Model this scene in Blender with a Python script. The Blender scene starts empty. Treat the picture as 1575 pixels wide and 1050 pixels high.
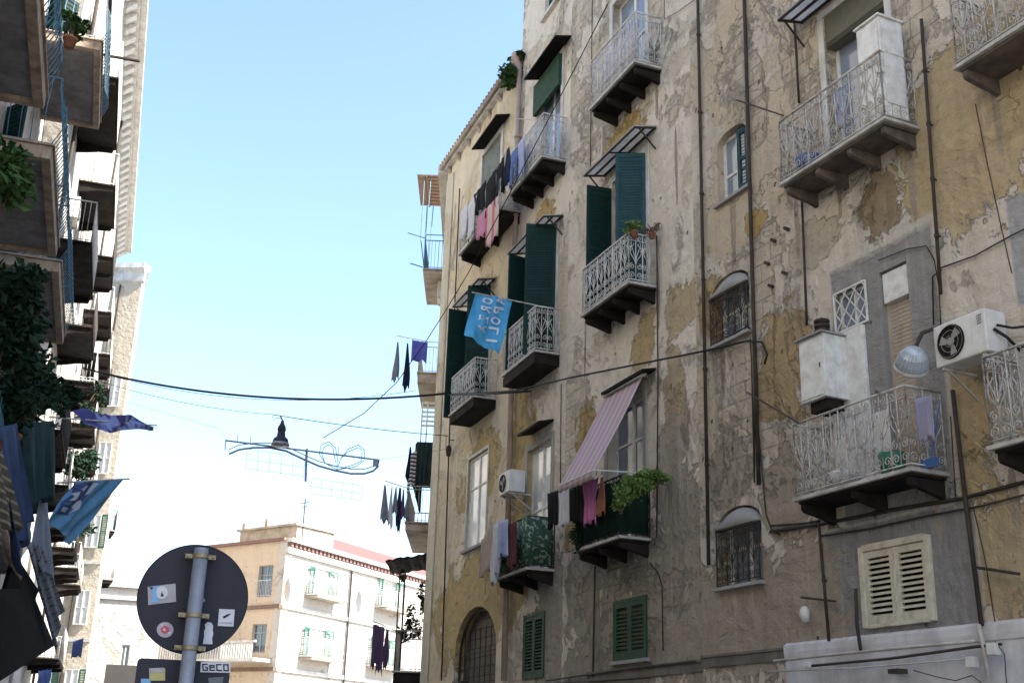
import bpy, math, random
from mathutils import Vector, Matrix, Quaternion
from mathutils.geometry import tessellate_polygon
R_ = math.radians
random.seed(7)
S = bpy.context.scene
C = S.collection
# ---------------------------------------------------------------- camera, world, sun, exposure
FPX, CX, CY, EYE = 1813.0, 787.5, 525.0, 1.6
_up = Vector((167.5, 5175.0, -FPX)).normalized()
_fw = Vector((0, 0, -1)); _Y = (_fw - _fw.dot(_up) * _up).normalized(); _X = _Y.cross(_up)
cam = bpy.data.cameras.new('camera'); camo = bpy.data.objects.new('camera', cam); C.objects.link(camo)
m3 = Matrix((_X, _Y, _up))                      # camera axes -> world axes
camo.matrix_world = Matrix.Translation((0, 0, EYE)) @ m3.to_4x4()
cam.sensor_width = 36.0; cam.lens = 36.0 * FPX / 1575.0; cam.clip_start = 0.05; cam.clip_end = 3000
S.camera = camo
SUN_EL, SUN_AZ = 46.0, 103.0                    # azimuth clockwise from +Y
w = bpy.data.worlds.new('World'); S.world = w; w.use_nodes = True
nt = w.node_tree; sky = nt.nodes.new('ShaderNodeTexSky'); sky.sky_type = 'NISHITA'; sky.sun_disc = False
sky.sun_elevation = R_(SUN_EL); sky.sun_rotation = R_(SUN_AZ); sky.air_density = 1.0; sky.dust_density = 1.0; sky.ozone_density = 1.7
bg = nt.nodes['Background']; bg.inputs[1].default_value = 0.128; nt.links.new(sky.outputs[0], bg.inputs[0])
sl = bpy.data.lights.new('sun', 'SUN'); sl.energy = 5.0; sl.angle = R_(0.5); sl.color = (1, .95, .87)
so = bpy.data.objects.new('sun', sl); C.objects.link(so); so.location = (20, -5, 40)
_sd = Vector((math.sin(R_(SUN_AZ)) * math.cos(R_(SUN_EL)), math.cos(R_(SUN_AZ)) * math.cos(R_(SUN_EL)), math.sin(R_(SUN_EL))))
so.rotation_euler = _sd.to_track_quat('Z', 'Y').to_euler()
S.view_settings.view_transform = 'Standard'; S.view_settings.look = 'None'; S.view_settings.gamma = 1
S.view_settings.exposure = 1.88
S.cycles.max_bounces = 6
# ---------------------------------------------------------------- measuring: where a sight line meets a wall plane
def ray(x, y):
    return m3 @ Vector((x - CX, -(y - CY), -FPX))
def pt(x, y, dist):
    r = ray(x, y); k = dist / math.hypot(r.x, r.y); return Vector((r.x * k, r.y * k, EYE + r.z * k))
def vdir(x):
    r = ray(x, 1135 + .0325 * x); return Vector((r.x, r.y, 0)).normalized()
class Frame:            # local x along the wall (left to right seen from the street), y into the building, z up
    def __init__(s, o, d):
        s.o = Vector((o[0], o[1], 0)); s.d = Vector((d[0], d[1], 0)).normalized()
        s.i = Vector((-s.d.y, s.d.x, 0))
        s.M = Matrix(((s.d.x, s.i.x, 0, s.o.x), (s.d.y, s.i.y, 0, s.o.y), (0, 0, 1, 0), (0, 0, 0, 1)))
    def px(s, x, y, out=0.0):
        r = ray(x, y); P = s.o - s.i * out
        k = s.i.dot(P) / s.i.dot(r); p = r * k
        return (p - s.o).dot(s.d), p.z + EYE
    def W(s, x, y, z): return s.M @ Vector((x, y, z))
_d = -vdir(-120); _i = Vector((-_d.y, _d.x, 0))
FR = Frame(_i * 9.75, _d)
def join(F, x, vp):
    s = F.px(x, 500)[0]; return Frame(F.o + F.d * s, -vdir(vp))
FM = join(FR, 1070, 10); FLt = join(FM, 872, 80)
SEND = FLt.px(688, 300)[0]; SB = FLt.px(803, 90)[0]
PE = FLt.o + FLt.d * SEND
_n = vdir(735)
CH = .12
PN = PE - FLt.d * 0 + (vdir(430)) * CH
FC = Frame(PN, -vdir(430))                 # chamfered corner: x from 0 (far) to CH
FN = Frame(PN, -_n)                        # side street face, x negative = farther
_dl = vdir(130); _il = Vector((-_dl.y, _dl.x, 0))
FNL = Frame(_il * 2.6, _dl)                # near left building
_df = vdir(152)
# ---------------------------------------------------------------- mesh helpers
WMX = {}
class MB:
    def __init__(s): s.v = []; s.f = []; s.mi = []; s.cur = 0
    def add(s, vs, fs):
        b = len(s.v); s.v += [tuple(v) for v in vs]; s.f += [tuple(b + i for i in f) for f in fs]; s.mi += [s.cur] * len(fs); return s
    def box(s, x0, y0, z0, x1, y1, z1):
        return s.add([(x0, y0, z0), (x1, y0, z0), (x1, y1, z0), (x0, y1, z0), (x0, y0, z1), (x1, y0, z1), (x1, y1, z1), (x0, y1, z1)],
                     [(0, 3, 2, 1), (4, 5, 6, 7), (0, 1, 5, 4), (1, 2, 6, 5), (2, 3, 7, 6), (3, 0, 4, 7)])
    def boxm(s, M, sx, sy, sz):
        vs = [M @ Vector((a * sx / 2, b * sy / 2, c * sz / 2)) for c in (-1, 1) for a, b in ((-1, -1), (1, -1), (1, 1), (-1, 1))]
        return s.add(vs, [(0, 3, 2, 1), (4, 5, 6, 7), (0, 1, 5, 4), (1, 2, 6, 5), (2, 3, 7, 6), (3, 0, 4, 7)])
    def beam(s, a, b, w, h=None, upv=(0, 0, 1)):
        a = Vector(a); b = Vector(b); h = h or w; d = (b - a); L = d.length
        if L < 1e-6: return s
        d.normalize(); u = Vector(upv)
        if abs(d.dot(u)) > .98: u = Vector((1, 0, 0))
        x = d.cross(u).normalized(); z = x.cross(d)
        M = Matrix((x, d, z)).transposed().to_4x4(); M.translation = (a + b) / 2
        return s.boxm(M, w, L, h)
    def tube(s, pts, r, n=6, closed=False, cap=True):
        pts = [Vector(p) for p in pts]; N = len(pts)
        if N < 2: return s
        rs = r if isinstance(r, (list, tuple)) else [r] * N
        vs = []; prev = None
        for i, p in enumerate(pts):
            t = (pts[(i + 1) % N] - pts[i - 1]) if closed else (pts[min(i + 1, N - 1)] - pts[max(i - 1, 0)])
            if t.length < 1e-9: t = Vector((0, 0, 1))
            t.normalize()
            if prev is None:
                a = Vector((0, 0, 1)) if abs(t.z) < .9 else Vector((0, 1, 0))
                x = t.cross(a).normalized()
            else:
                x = prev - t * prev.dot(t)
                if x.length < 1e-6: x = t.orthogonal()
                x.normalize()
            prev = x; y = t.cross(x)
            for k in range(n):
                an = 2 * math.pi * (k + .5) / n
                vs.append(p + (x * math.cos(an) + y * math.sin(an)) * rs[i])
        fs = []
        for i in range(N if closed else N - 1):
            j = (i + 1) % N
            for k in range(n):
                l = (k + 1) % n; fs.append((i * n + k, i * n + l, j * n + l, j * n + k))
        if cap and not closed: fs += [tuple(range(n))[::-1], tuple((N - 1) * n + k for k in range(n))]
        return s.add(vs, fs)
    def lathe(s, prof, M=Matrix(), n=24):
        vs = []; fs = []
        for r, z in prof:
            for k in range(n):
                a = 2 * math.pi * k / n; vs.append(M @ Vector((r * math.cos(a), r * math.sin(a), z)))
        for i in range(len(prof) - 1):
            for k in range(n):
                l = (k + 1) % n; fs.append((i * n + k, i * n + l, (i + 1) * n + l, (i + 1) * n + k))
        return s.add(vs, fs)
    def prism(s, poly, f, t0, t1):   # poly of 2-D points, f(u,v,t) -> xyz
        n = len(poly); vs = [f(u, v, t0) for u, v in poly] + [f(u, v, t1) for u, v in poly]
        fs = [tuple(range(n))[::-1], tuple(range(n, 2 * n))] + [(i, (i + 1) % n, n + (i + 1) % n, n + i) for i in range(n)]
        return s.add(vs, fs)
def put(o, M, parent):
    WMX[o.name] = M
    if parent is not None:
        o.parent = parent; o.matrix_local = WMX[parent.name].inverted() @ M
    else: o.matrix_world = M
def build(mb, name, mat, parent=None, M=None, smooth=False, bevel=0, solid=0, recenter=False):
    M = M or Matrix()
    me = bpy.data.meshes.new(name)
    vs = mb.v
    if recenter and vs:
        xs = [v[0] for v in vs]; ys = [v[1] for v in vs]; zs = [v[2] for v in vs]
        c = Vector(((min(xs) + max(xs)) / 2, (min(ys) + max(ys)) / 2, min(zs)))
        vs = [(v[0] - c.x, v[1] - c.y, v[2] - c.z) for v in vs]; M = M @ Matrix.Translation(c)
    me.from_pydata(vs, [], mb.f)
    mats = mat if isinstance(mat, (list, tuple)) else [mat]
    for m in mats: me.materials.append(m)
    if len(mats) > 1: me.polygons.foreach_set('material_index', mb.mi)
    if smooth: me.polygons.foreach_set('use_smooth', [True] * len(me.polygons))
    me.update()
    o = bpy.data.objects.new(name, me); C.objects.link(o); put(o, M, parent)
    if solid: md = o.modifiers.new('solid', 'SOLIDIFY'); md.thickness = solid; md.offset = 0
    if bevel:
        md = o.modifiers.new('bevel', 'BEVEL'); md.width = bevel; md.segments = 2; md.limit_method = 'ANGLE'
    return o
def empty(name, M=None, parent=None):
    o = bpy.data.objects.new(name, None); C.objects.link(o); o.empty_display_size = .1; put(o, M or Matrix(), parent); return o
def tag(o, label, cat, group=None):
    o['label'] = label; o['category'] = cat
    if group: o['group'] = group
    return o
def kind(o, k): o['kind'] = k; return o
T = Matrix.Translation
def Rz(a): return Matrix.Rotation(a, 4, 'Z')
# ---------------------------------------------------------------- materials
class NG:
    def __init__(s, name):
        s.m = bpy.data.materials.new(name); s.m.use_nodes = True; s.t = s.m.node_tree; s.N = s.t.nodes; s.L = s.t.links
        s.b = s.N['Principled BSDF']; s.tc = s.N.new('ShaderNodeTexCoord'); s.obj = s.tc.outputs['Object']
    def n(s, ty, **kw):
        nd = s.N.new('ShaderNode' + ty)
        for k, v in kw.items():
            if hasattr(nd, k): setattr(nd, k, v)
            else: nd.inputs[k].default_value = v
        return nd
    def l(s, a, b): s.L.new(a, b)
    def noise(s, scale, detail=4, rough=.6, vec=None, dist=0):
        nd = s.n('TexNoise', Scale=scale, Detail=detail, Roughness=rough, Distortion=dist); s.l(vec or s.obj, nd.inputs['Vector']); return nd.outputs['Fac']
    def mathn(s, op, a, b=None, clamp=False):
        nd = s.n('Math', operation=op, use_clamp=clamp)
        for i, v in enumerate((a, b)):
            if v is None: continue
            if isinstance(v, (int, float)): nd.inputs[i].default_value = v
            else: s.l(v, nd.inputs[i])
        return nd.outputs[0]
    def rng(s, v, a, b, c=0, d=1):
        nd = s.n('MapRange'); s.l(v, nd.inputs[0])
        for i, q in enumerate((a, b, c, d)): nd.inputs[i + 1].default_value = q
        return nd.outputs[0]
    def mix(s, f, a, b, blend='MIX'):
        nd = s.n('Mix', data_type='RGBA', blend_type=blend)
        for i, v in ((0, f), (6, a), (7, b)):
            if isinstance(v, (int, float)): nd.inputs[i].default_value = v
            elif isinstance(v, tuple): nd.inputs[i].default_value = v + (1,) if len(v) == 3 else v
            else: s.l(v, nd.inputs[i])
        return nd.outputs[2]
    def scaled(s, v3, vec=None):
        nd = s.n('Mapping'); s.l(vec or s.obj, nd.inputs[0]); nd.inputs['Scale'].default_value = v3; return nd.outputs[0]
    def bump(s, h, strength=.5, dist=.02):
        nd = s.n('Bump', Strength=strength, Distance=dist); s.l(h, nd.inputs['Height'])
        if getattr(s, '_bp', None): s.l(s._bp, nd.inputs['Normal'])
        s._bp = nd.outputs[0]; s.l(s._bp, s.b.inputs['Normal'])
    def col(s, c):
        if isinstance(c, tuple): s.b.inputs['Base Color'].default_value = c + (1,)
        else: s.l(c, s.b.inputs['Base Color'])
    def rough(s, r):
        if isinstance(r, (int, float)): s.b.inputs['Roughness'].default_value = r
        else: s.l(r, s.b.inputs['Roughness'])
def paint(name, c, c2=None, rough=.6, metal=0, scale=6, bump=.15, streak=0, thresh=(.4, .7), spec=None):
    g = NG(name); c2 = c2 or tuple(q * .65 for q in c)
    f = g.rng(g.noise(scale, 6, .65), thresh[0], thresh[1])
    col = g.mix(f, c, c2)
    if streak:
        st = g.rng(g.noise(1, 4, .6, g.scaled((9, 9, .8))), .45, .75)
        col = g.mix(g.mathn('MULTIPLY', st, streak), col, tuple(q * .4 for q in c))
    g.col(col); g.rough(g.rng(f, 0, 1, rough - .08, min(1, rough + .12))); g.b.inputs['Metallic'].default_value = metal
    if spec is None and max(c) < .09: spec = .12
    if spec is not None: g.b.inputs['Specular IOR Level'].default_value = spec
    if bump: g.bump(g.noise(scale * 6, 4, .6), bump, .01)
    return g.m
def cloth(name, c, c2=None, stripes=None, translucent=.0):
    g = NG(name); f = g.noise(5, 4, .6)
    col = g.mix(g.rng(f, .35, .7), c, c2 or tuple(q * .8 for q in c))
    if stripes:
        ax, sc, cs, wd = stripes
        sp = g.n('SeparateXYZ'); g.l(g.obj, sp.inputs[0])
        v = g.mathn('FRACT', g.mathn('MULTIPLY', sp.outputs[ax], sc)); col = g.mix(g.mathn('LESS_THAN', v, wd), col, cs)
    g.col(col); g.rough(.9); g.b.inputs['Specular IOR Level'].default_value = .15
    g.bump(g.noise(30, 3, .5), .2, .005); g.bump(g.noise(6, 2, .5), .3, .03)
    if translucent:
        tr = g.n('BsdfTranslucent'); g.l(col, tr.inputs[0]); mx = g.n('MixShader'); mx.inputs[0].default_value = translucent
        g.l(g.b.outputs[0], mx.inputs[1]); g.l(tr.outputs[0], mx.inputs[2]); g.l(mx.outputs[0], g.N['Material Output'].inputs[0])
    return g.m
def glass(name, c=(.05, .06, .07), rough=.06):
    g = NG(name); f = g.noise(1.2, 2, .5); g.col(g.mix(f, c, tuple(q * 1.8 for q in c))); g.rough(rough)
    g.b.inputs['Specular IOR Level'].default_value = .8
    g.bump(g.noise(1.6, 2, .5), .05, .02)
    return g.m
def wallmat(name, pale, cream, ochre, blobs, stone=.35, grime=.5, ochre_amt=.5, seed=0, bottom=None):
    """weathered lime plaster: pale and cream coats, ochre remains, bare tuff blocks, streaks, pits. blobs = (x, z, rx, rz, colour, ring, rect)"""
    g = NG(name)
    off = g.n('Mapping'); g.l(g.obj, off.inputs[0]); off.inputs['Location'].default_value = (seed * 3.7, seed * 1.3, seed * 2.1); P = off.outputs[0]
    sp = g.n('SeparateXYZ'); g.l(g.obj, sp.inputs[0]); X, Z = sp.outputs[0], sp.outputs[2]
    big = g.noise(.33, 6, .62, P, .6); med = g.noise(1.1, 8, .68, P, .8); fine = g.noise(7, 6, .7, P); vfine = g.noise(34, 4, .7, P)
    base = g.mix(g.rng(med, .38, .62), pale, cream)
    base = g.mix(g.mathn('MULTIPLY', g.rng(fine, .5, .72), .35), base, tuple(q * .68 for q in pale))
    # dirty grey film in clouds
    film = g.rng(g.noise(.8, 7, .7, g.scaled((1, 1, .5), P), 1.2), .44, .72)
    base = g.mix(g.mathn('MULTIPLY', film, grime * .75), base, (.36, .325, .28))
    om = g.rng(g.mathn('ADD', big, g.mathn('MULTIPLY', g.mathn('SUBTRACT', fine, .5), .16)), .56 - .12 * ochre_amt, .60 - .12 * ochre_amt)
    ochc = g.mix(g.rng(g.noise(2.3, 5, .65, P), .35, .7), ochre, tuple(q * .72 for q in ochre))
    base = g.mix(g.mathn('MULTIPLY', om, min(1, ochre_amt * 1.6)), base, ochc)
    edge = g.mathn('MULTIPLY', g.mathn('MULTIPLY', om, g.mathn('SUBTRACT', 1, om)), 2.4, True)
    base = g.mix(g.mathn('MULTIPLY', edge, .35), base, (.6, .56, .48))
    # tuff blocks
    cb = g.n('CombineXYZ'); g.l(g.mathn('ADD', X, g.mathn('MULTIPLY', fine, .03)), cb.inputs[0]); g.l(g.mathn('ADD', Z, g.mathn('MULTIPLY', med, .05)), cb.inputs[1])
    br = g.n('TexBrick', Scale=1.0); g.l(cb.outputs[0], br.inputs['Vector'])
    br.inputs['Brick Width'].default_value = .46; br.inputs['Row Height'].default_value = .27; br.inputs['Mortar Size'].default_value = .012
    br.inputs['Mortar Smooth'].default_value = .6
    br.inputs['Color1'].default_value = (.47, .39, .28, 1); br.inputs['Color2'].default_value = (.41, .34, .25, 1); br.inputs['Mortar'].default_value = (.27, .23, .18, 1)
    sm = g.rng(g.mathn('ADD', g.noise(.42, 7, .65, g.scaled((1, 1, .8), P), 1.0), g.mathn('MULTIPLY', g.mathn('SUBTRACT', fine, .5), .2)), .62 - .2 * stone, .66 - .2 * stone)
    stc = g.mix(g.rng(fine, .35, .65), br.outputs[0], g.mix(.5, br.outputs[0], pale))
    base = g.mix(g.mathn('MULTIPLY', sm, .8), base, stc)
    rings = None; bm = None
    for b in blobs:
        bx, bz, rx, rz, c = b[:5]; ring = b[5] if len(b) > 5 else 0; rect = b[6] if len(b) > 6 else 0
        dx = g.mathn('DIVIDE', g.mathn('SUBTRACT', X, bx), rx); dz = g.mathn('DIVIDE', g.mathn('SUBTRACT', Z, bz), rz)
        if rect: d = g.mathn('MAXIMUM', g.mathn('ABSOLUTE', dx), g.mathn('ABSOLUTE', dz)); amp = rect
        else: d = g.mathn('SQRT', g.mathn('ADD', g.mathn('MULTIPLY', dx, dx), g.mathn('MULTIPLY', dz, dz))); amp = 2.6
        d = g.mathn('ADD', d, g.mathn('MULTIPLY', g.mathn('SUBTRACT', med, .5), amp))
        d = g.mathn('ADD', d, g.mathn('MULTIPLY', g.mathn('SUBTRACT', fine, .5), amp * .35))
        mk = g.rng(d, .97, 1.03, 1, 0)
        if ring: base = g.mix(g.mathn('MULTIPLY', g.rng(d, 1.0 + ring, 1.04 + ring, 1, 0), .8), base, (.56, .52, .45))
        cc = g.mix(g.rng(fine, .35, .7), c, tuple(q * .78 for q in c))
        base = g.mix(g.mathn('MULTIPLY', mk, .9), base, cc)
        bm = mk if bm is None else g.mathn('MAXIMUM', bm, mk)
    # run-off streaks and pits
    st = g.rng(g.noise(1, 5, .65, g.scaled((3.2, 3.2, .16), P), .3), .5, .78)
    base = g.mix(g.mathn('MULTIPLY', st, grime * .75), base, (.15, .125, .095))
    st2 = g.rng(g.noise(1, 4, .6, g.scaled((8, 8, .3), P)), .56, .8)
    base = g.mix(g.mathn('MULTIPLY', st2, .3), base, (.62, .58, .5))
    pit = g.n('TexVoronoi', Scale=2.6); g.l(g.scaled((1, 1, .8), P), pit.inputs['Vector'])
    pm = g.mathn('MULTIPLY', g.rng(g.mathn('ADD', pit.outputs['Distance'], g.mathn('MULTIPLY', fine, .12)), .12, .15, 1, 0), g.rng(med, .5, .54))
    base = g.mix(g.mathn('MULTIPLY', pm, .75), base, (.08, .065, .05))
    base = g.mix(g.mathn('MULTIPLY', g.rng(vfine, .58, .78), .3), base, (.22, .19, .15))
    cr = g.n('TexVoronoi', Scale=.9, feature='DISTANCE_TO_EDGE'); 
    cv = g.n('VectorMath', operation='ADD'); g.l(P, cv.inputs[0]); nz = g.n('TexNoise', Scale=2.2, Detail=5.0); g.l(P, nz.inputs['Vector']); g.l(nz.outputs['Color'], cv.inputs[1]); g.l(cv.outputs[0], cr.inputs['Vector'])
    cm = g.mathn('MULTIPLY', g.rng(cr.outputs['Distance'], .0, .008, 1, 0), g.rng(big, .52, .58))
    base = g.mix(g.mathn('MULTIPLY', cm, .4), base, (.14, .12, .095))
    if bottom:
        zc, c = bottom; base = g.mix(g.rng(Z, zc, zc + .01, 1, 0), base, c)
    g.col(base); g.rough(.92); g.b.inputs['Specular IOR Level'].default_value = .2
    rub = g.n('TexVoronoi', Scale=5.5, feature='SMOOTH_F1'); g.l(g.mix(.12, P, nz.outputs['Color']), rub.inputs['Vector'])
    h = g.mathn('ADD', g.mathn('MULTIPLY', med, 2.2), g.mathn('MULTIPLY', fine, .8))
    h = g.mathn('SUBTRACT', h, g.mathn('MULTIPLY', g.mathn('MULTIPLY', rub.outputs['Distance'], g.rng(big, .40, .6, 1, .15)), .9))
    h = g.mathn('SUBTRACT', h, g.mathn('MULTIPLY', br.outputs['Fac'], .04))
    h = g.mathn('SUBTRACT', h, g.mathn('MULTIPLY', om, .7)); h = g.mathn('SUBTRACT', h, g.mathn('MULTIPLY', sm, .9))
    if bm is not None: h = g.mathn('SUBTRACT', h, g.mathn('MULTIPLY', bm, .7))
    h = g.mathn('SUBTRACT', h, g.mathn('MULTIPLY', g.mathn('MULTIPLY', br.outputs['Fac'], sm), .4))
    h = g.mathn('SUBTRACT', h, g.mathn('MULTIPLY', pm, 1.2)); h = g.mathn('SUBTRACT', h, g.mathn('MULTIPLY', cm, .5))
    g.bump(h, 1.0, .05); g.bump(vfine, .5, .008)
    return g.m
K = {}
K['iron_white'] = paint('painted_iron_white', (.62, .61, .58), (.30, .26, .22), .55, scale=14, thresh=(.5, .72))
K['iron_grey'] = paint('painted_iron_grey', (.48, .46, .42), (.20, .14, .10), .55, scale=14, thresh=(.48, .68))
K['iron_dark'] = paint('dark_iron', (.035, .033, .03), (.07, .045, .03), .6, scale=12)
K['iron_blue'] = paint('blue_painted_iron', (.05, .16, .24), (.03, .08, .11), .5, scale=10)
K['marble'] = paint('marble_slab', (.5, .48, .44), (.26, .24, .21), .6, scale=5, streak=.4)
K['under'] = paint('dark_underside', (.026, .02, .017), (.012, .010, .009), .85, scale=3, bump=.4)  # near-black tone for slab undersides and brackets
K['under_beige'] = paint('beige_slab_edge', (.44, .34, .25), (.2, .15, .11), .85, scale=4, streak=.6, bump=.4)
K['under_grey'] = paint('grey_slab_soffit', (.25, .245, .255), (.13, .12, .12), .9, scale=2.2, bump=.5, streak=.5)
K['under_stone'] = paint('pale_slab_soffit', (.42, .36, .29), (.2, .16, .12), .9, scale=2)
K['green'] = paint('dark_green_shutter_paint', (.009, .038, .035), (.014, .028, .027), .55, scale=8, streak=.3)
K['green_blue'] = paint('faded_teal_shutter_paint', (.028, .075, .085), (.02, .05, .06), .6, scale=8, streak=.3)
K['green_mid'] = paint('bottle_green_paint', (.02, .075, .04), (.04, .06, .04), .6, scale=8, streak=.4)
K['green_far'] = paint('far_green_paint', (.02, .15, .105), (.015, .11, .08), .6, scale=8)  # plain green of the far shutters
K['beige_paint'] = paint('cream_shutter_paint', (.60, .56, .46), (.42, .37, .28), .6, scale=9, streak=.35)
K['white_paint'] = paint('white_joinery', (.72, .72, .69), (.5, .48, .43), .5, scale=7, streak=.2)
K['white_plaster'] = paint('white_plaster_trim', (.62, .61, .58), (.42, .39, .34), .9, scale=2.5, streak=.4, bump=.3)
K['grey_plaster'] = paint('grey_cement_trim', (.27, .265, .26), (.36, .34, .31), .9, scale=1.6, streak=.3, bump=.3)
K['brown_wood'] = paint('brown_wood', (.16, .095, .06), (.09, .06, .04), .7, scale=5, streak=.4)
K['light_wood'] = paint('reed_brown', (.20, .125, .085), (.13, .085, .06), .8, scale=6, streak=.4)
K['glass'] = glass('window_glass'); K['glass_sky'] = glass('curtained_glass', (.14, .17, .21), .1)
K['glass_bright'] = glass('reflection_curtain_glass', (.52, .53, .52), .08)  # pale base paints in a bright reflection along with the white curtains
K['curtain'] = cloth('net_curtain', (.62, .62, .6), (.45, .45, .46))
K['canopy'] = cloth('dusty_canopy_sheet', (.78, .77, .75), (.55, .53, .5), translucent=.75)
K['canopy_dark'] = paint('dark_canopy_board', (.008, .007, .006), (.015, .013, .011), .8, scale=4)
K['pipe_pink'] = paint('pinkish_downpipe', (.42, .31, .25), (.3, .22, .17), .7, scale=3, streak=.4)
K['pipe_dark'] = paint('dark_cast_pipe', (.04, .033, .028), (.07, .055, .045), .6, scale=6)
K['pipe_white'] = paint('pale_pvc_pipe', (.5, .48, .44), (.35, .32, .28), .6, scale=5)
K['ac_white'] = paint('air_conditioner_enamel', (.66, .66, .63), (.5, .49, .45), .45, scale=4, streak=.25)
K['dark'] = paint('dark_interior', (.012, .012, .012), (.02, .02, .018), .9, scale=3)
K['cable'] = paint('black_cable', (.015, .015, .018), (.03, .03, .03), .6, scale=9)
K['galv'] = paint('galvanised_steel', (.22, .25, .31), (.16, .18, .22), .5, metal=.35, scale=10)
K['leaf'] = paint('leaf_green', (.03, .07, .02), (.055, .10, .03), .7, scale=5, bump=0)
K['leaf_bright'] = paint('leaf_bright_green', (.08, .16, .03), (.15, .22, .05), .6, scale=6, bump=0)
K['leaf_dark'] = paint('leaf_dark_green', (.012, .032, .018), (.02, .042, .02), .7, scale=5, bump=0)
K['terracotta'] = paint('terracotta', (.32, .13, .07), (.2, .1, .06), .85, scale=7)
# ---------------------------------------------------------------- builders for building parts
def wall(F, outer, holes, mat, parent, depth=.28, name='wall', y=0):
    mb = MB(); loops = [[Vector((a, b, 0)) for a, b in outer]] + [[Vector((a, b, 0)) for a, b in h] for h in holes]
    flat = [v for lp in loops for v in lp]
    vs = [(v.x, y, v.y) for v in flat]; fs = []
    for t in tessellate_polygon(loops):
        a, b, c = (flat[i] for i in t)
        cr = (b.x - a.x) * (c.y - a.y) - (b.y - a.y) * (c.x - a.x)
        if abs(cr) < 1e-9: continue
        fs.append(t if cr > 0 else t[::-1])
    mb.add(vs, fs)
    for h in holes:
        n = len(h)
        for i in range(n):
            (a, b), (c, d) = h[i], h[(i + 1) % n]
            mb.add([(a, y, b), (c, y, d), (c, y + depth, d), (a, y + depth, b)], [(0, 1, 2, 3)])
    n = len(outer)
    for i in range(n):
        (a, b), (c, d) = outer[i], outer[(i + 1) % n]
        mb.add([(a, y, b), (c, y, d), (c, y + .4, d), (a, y + .4, b)], [(0, 3, 2, 1)])
    return build(mb, name, mat, parent, F.M)
def rect(s0, s1, z0, z1): return [(s0, z0), (s1, z0), (s1, z1), (s0, z1)]
def arch(s0, s1, z0, z1, rise):
    p = [(s0, z0), (s1, z0)]; n = 10
    for i in range(n + 1):
        a = math.pi * i / n; p.append(((s0 + s1) / 2 + (s1 - s0) / 2 * math.cos(a), z1 - rise + rise * math.sin(a)))
    return p
def op(F, L, Rp, Tp, Bp, out=0):
    return F.px(*L, out)[0], F.px(*Rp, out)[0], (F.px(*Bp, out)[1] if isinstance(Bp, tuple) else Bp), (F.px(*Tp, out)[1] if isinstance(Tp, tuple) else Tp)
def win(F, s0, s1, z0, z1, parent, mat='white_paint', pane='glass', cols=2, rows=(.7,), y=.17, fw=.055, curtain=False, name='window', label=None):
    mb = MB()
    def bar(a, b, c, d, t=0): mb.box(a, y - .02 - t, b, c, y + .035 + t, d)
    bar(s0, z0, s0 + fw, z1); bar(s1 - fw, z0, s1, z1); bar(s0 + fw, z1 - fw, s1 - fw, z1); bar(s0 + fw, z0, s1 - fw, z0 + fw * 1.3)
    for i in range(1, cols):
        x = s0 + (s1 - s0) * i / cols; bar(x - fw * .65, z0 + fw * 1.3, x + fw * .65, z1 - fw, .004)
    for r in rows:
        z = z0 + (z1 - z0) * r; bar(s0 + fw, z - fw * .4, s1 - fw, z + fw * .4, -.003)
    o = build(mb, name, K[mat], parent, F.M, bevel=.004)
    if label: o['label'] = label
    g = MB(); g.box(s0 + .02, y + .004, z0 + .02, s1 - .02, y + .012, z1 - .02); build(g, 'pane', K[pane], o, F.M)
    if curtain:
        c = MB(); n = 24; vs = []; fs = []
        for i in range(n + 1):
            x = s0 + .04 + (s1 - s0 - .08) * i / n; yy = y - .004 - .0 + .0
            vs += [(x, y + .06 + .015 * math.sin(i * 2.1), z0 + .05), (x, y + .06 + .015 * math.sin(i * 2.1), z1 - .05)]
        fs = [(2 * i, 2 * i + 2, 2 * i + 3, 2 * i + 1) for i in range(n)]
        c.add(vs, fs); build(c, 'curtain', K['curtain'], o, F.M, True)
    b = MB(); b.box(s0 - .02, y + .10, z0 - .02, s1 + .02, y + .12, z1 + .02); build(b, 'room_tone_panel', K['dark'], o, F.M)  # dark sheet painted as the unlit room behind the panes
    return o
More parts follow.
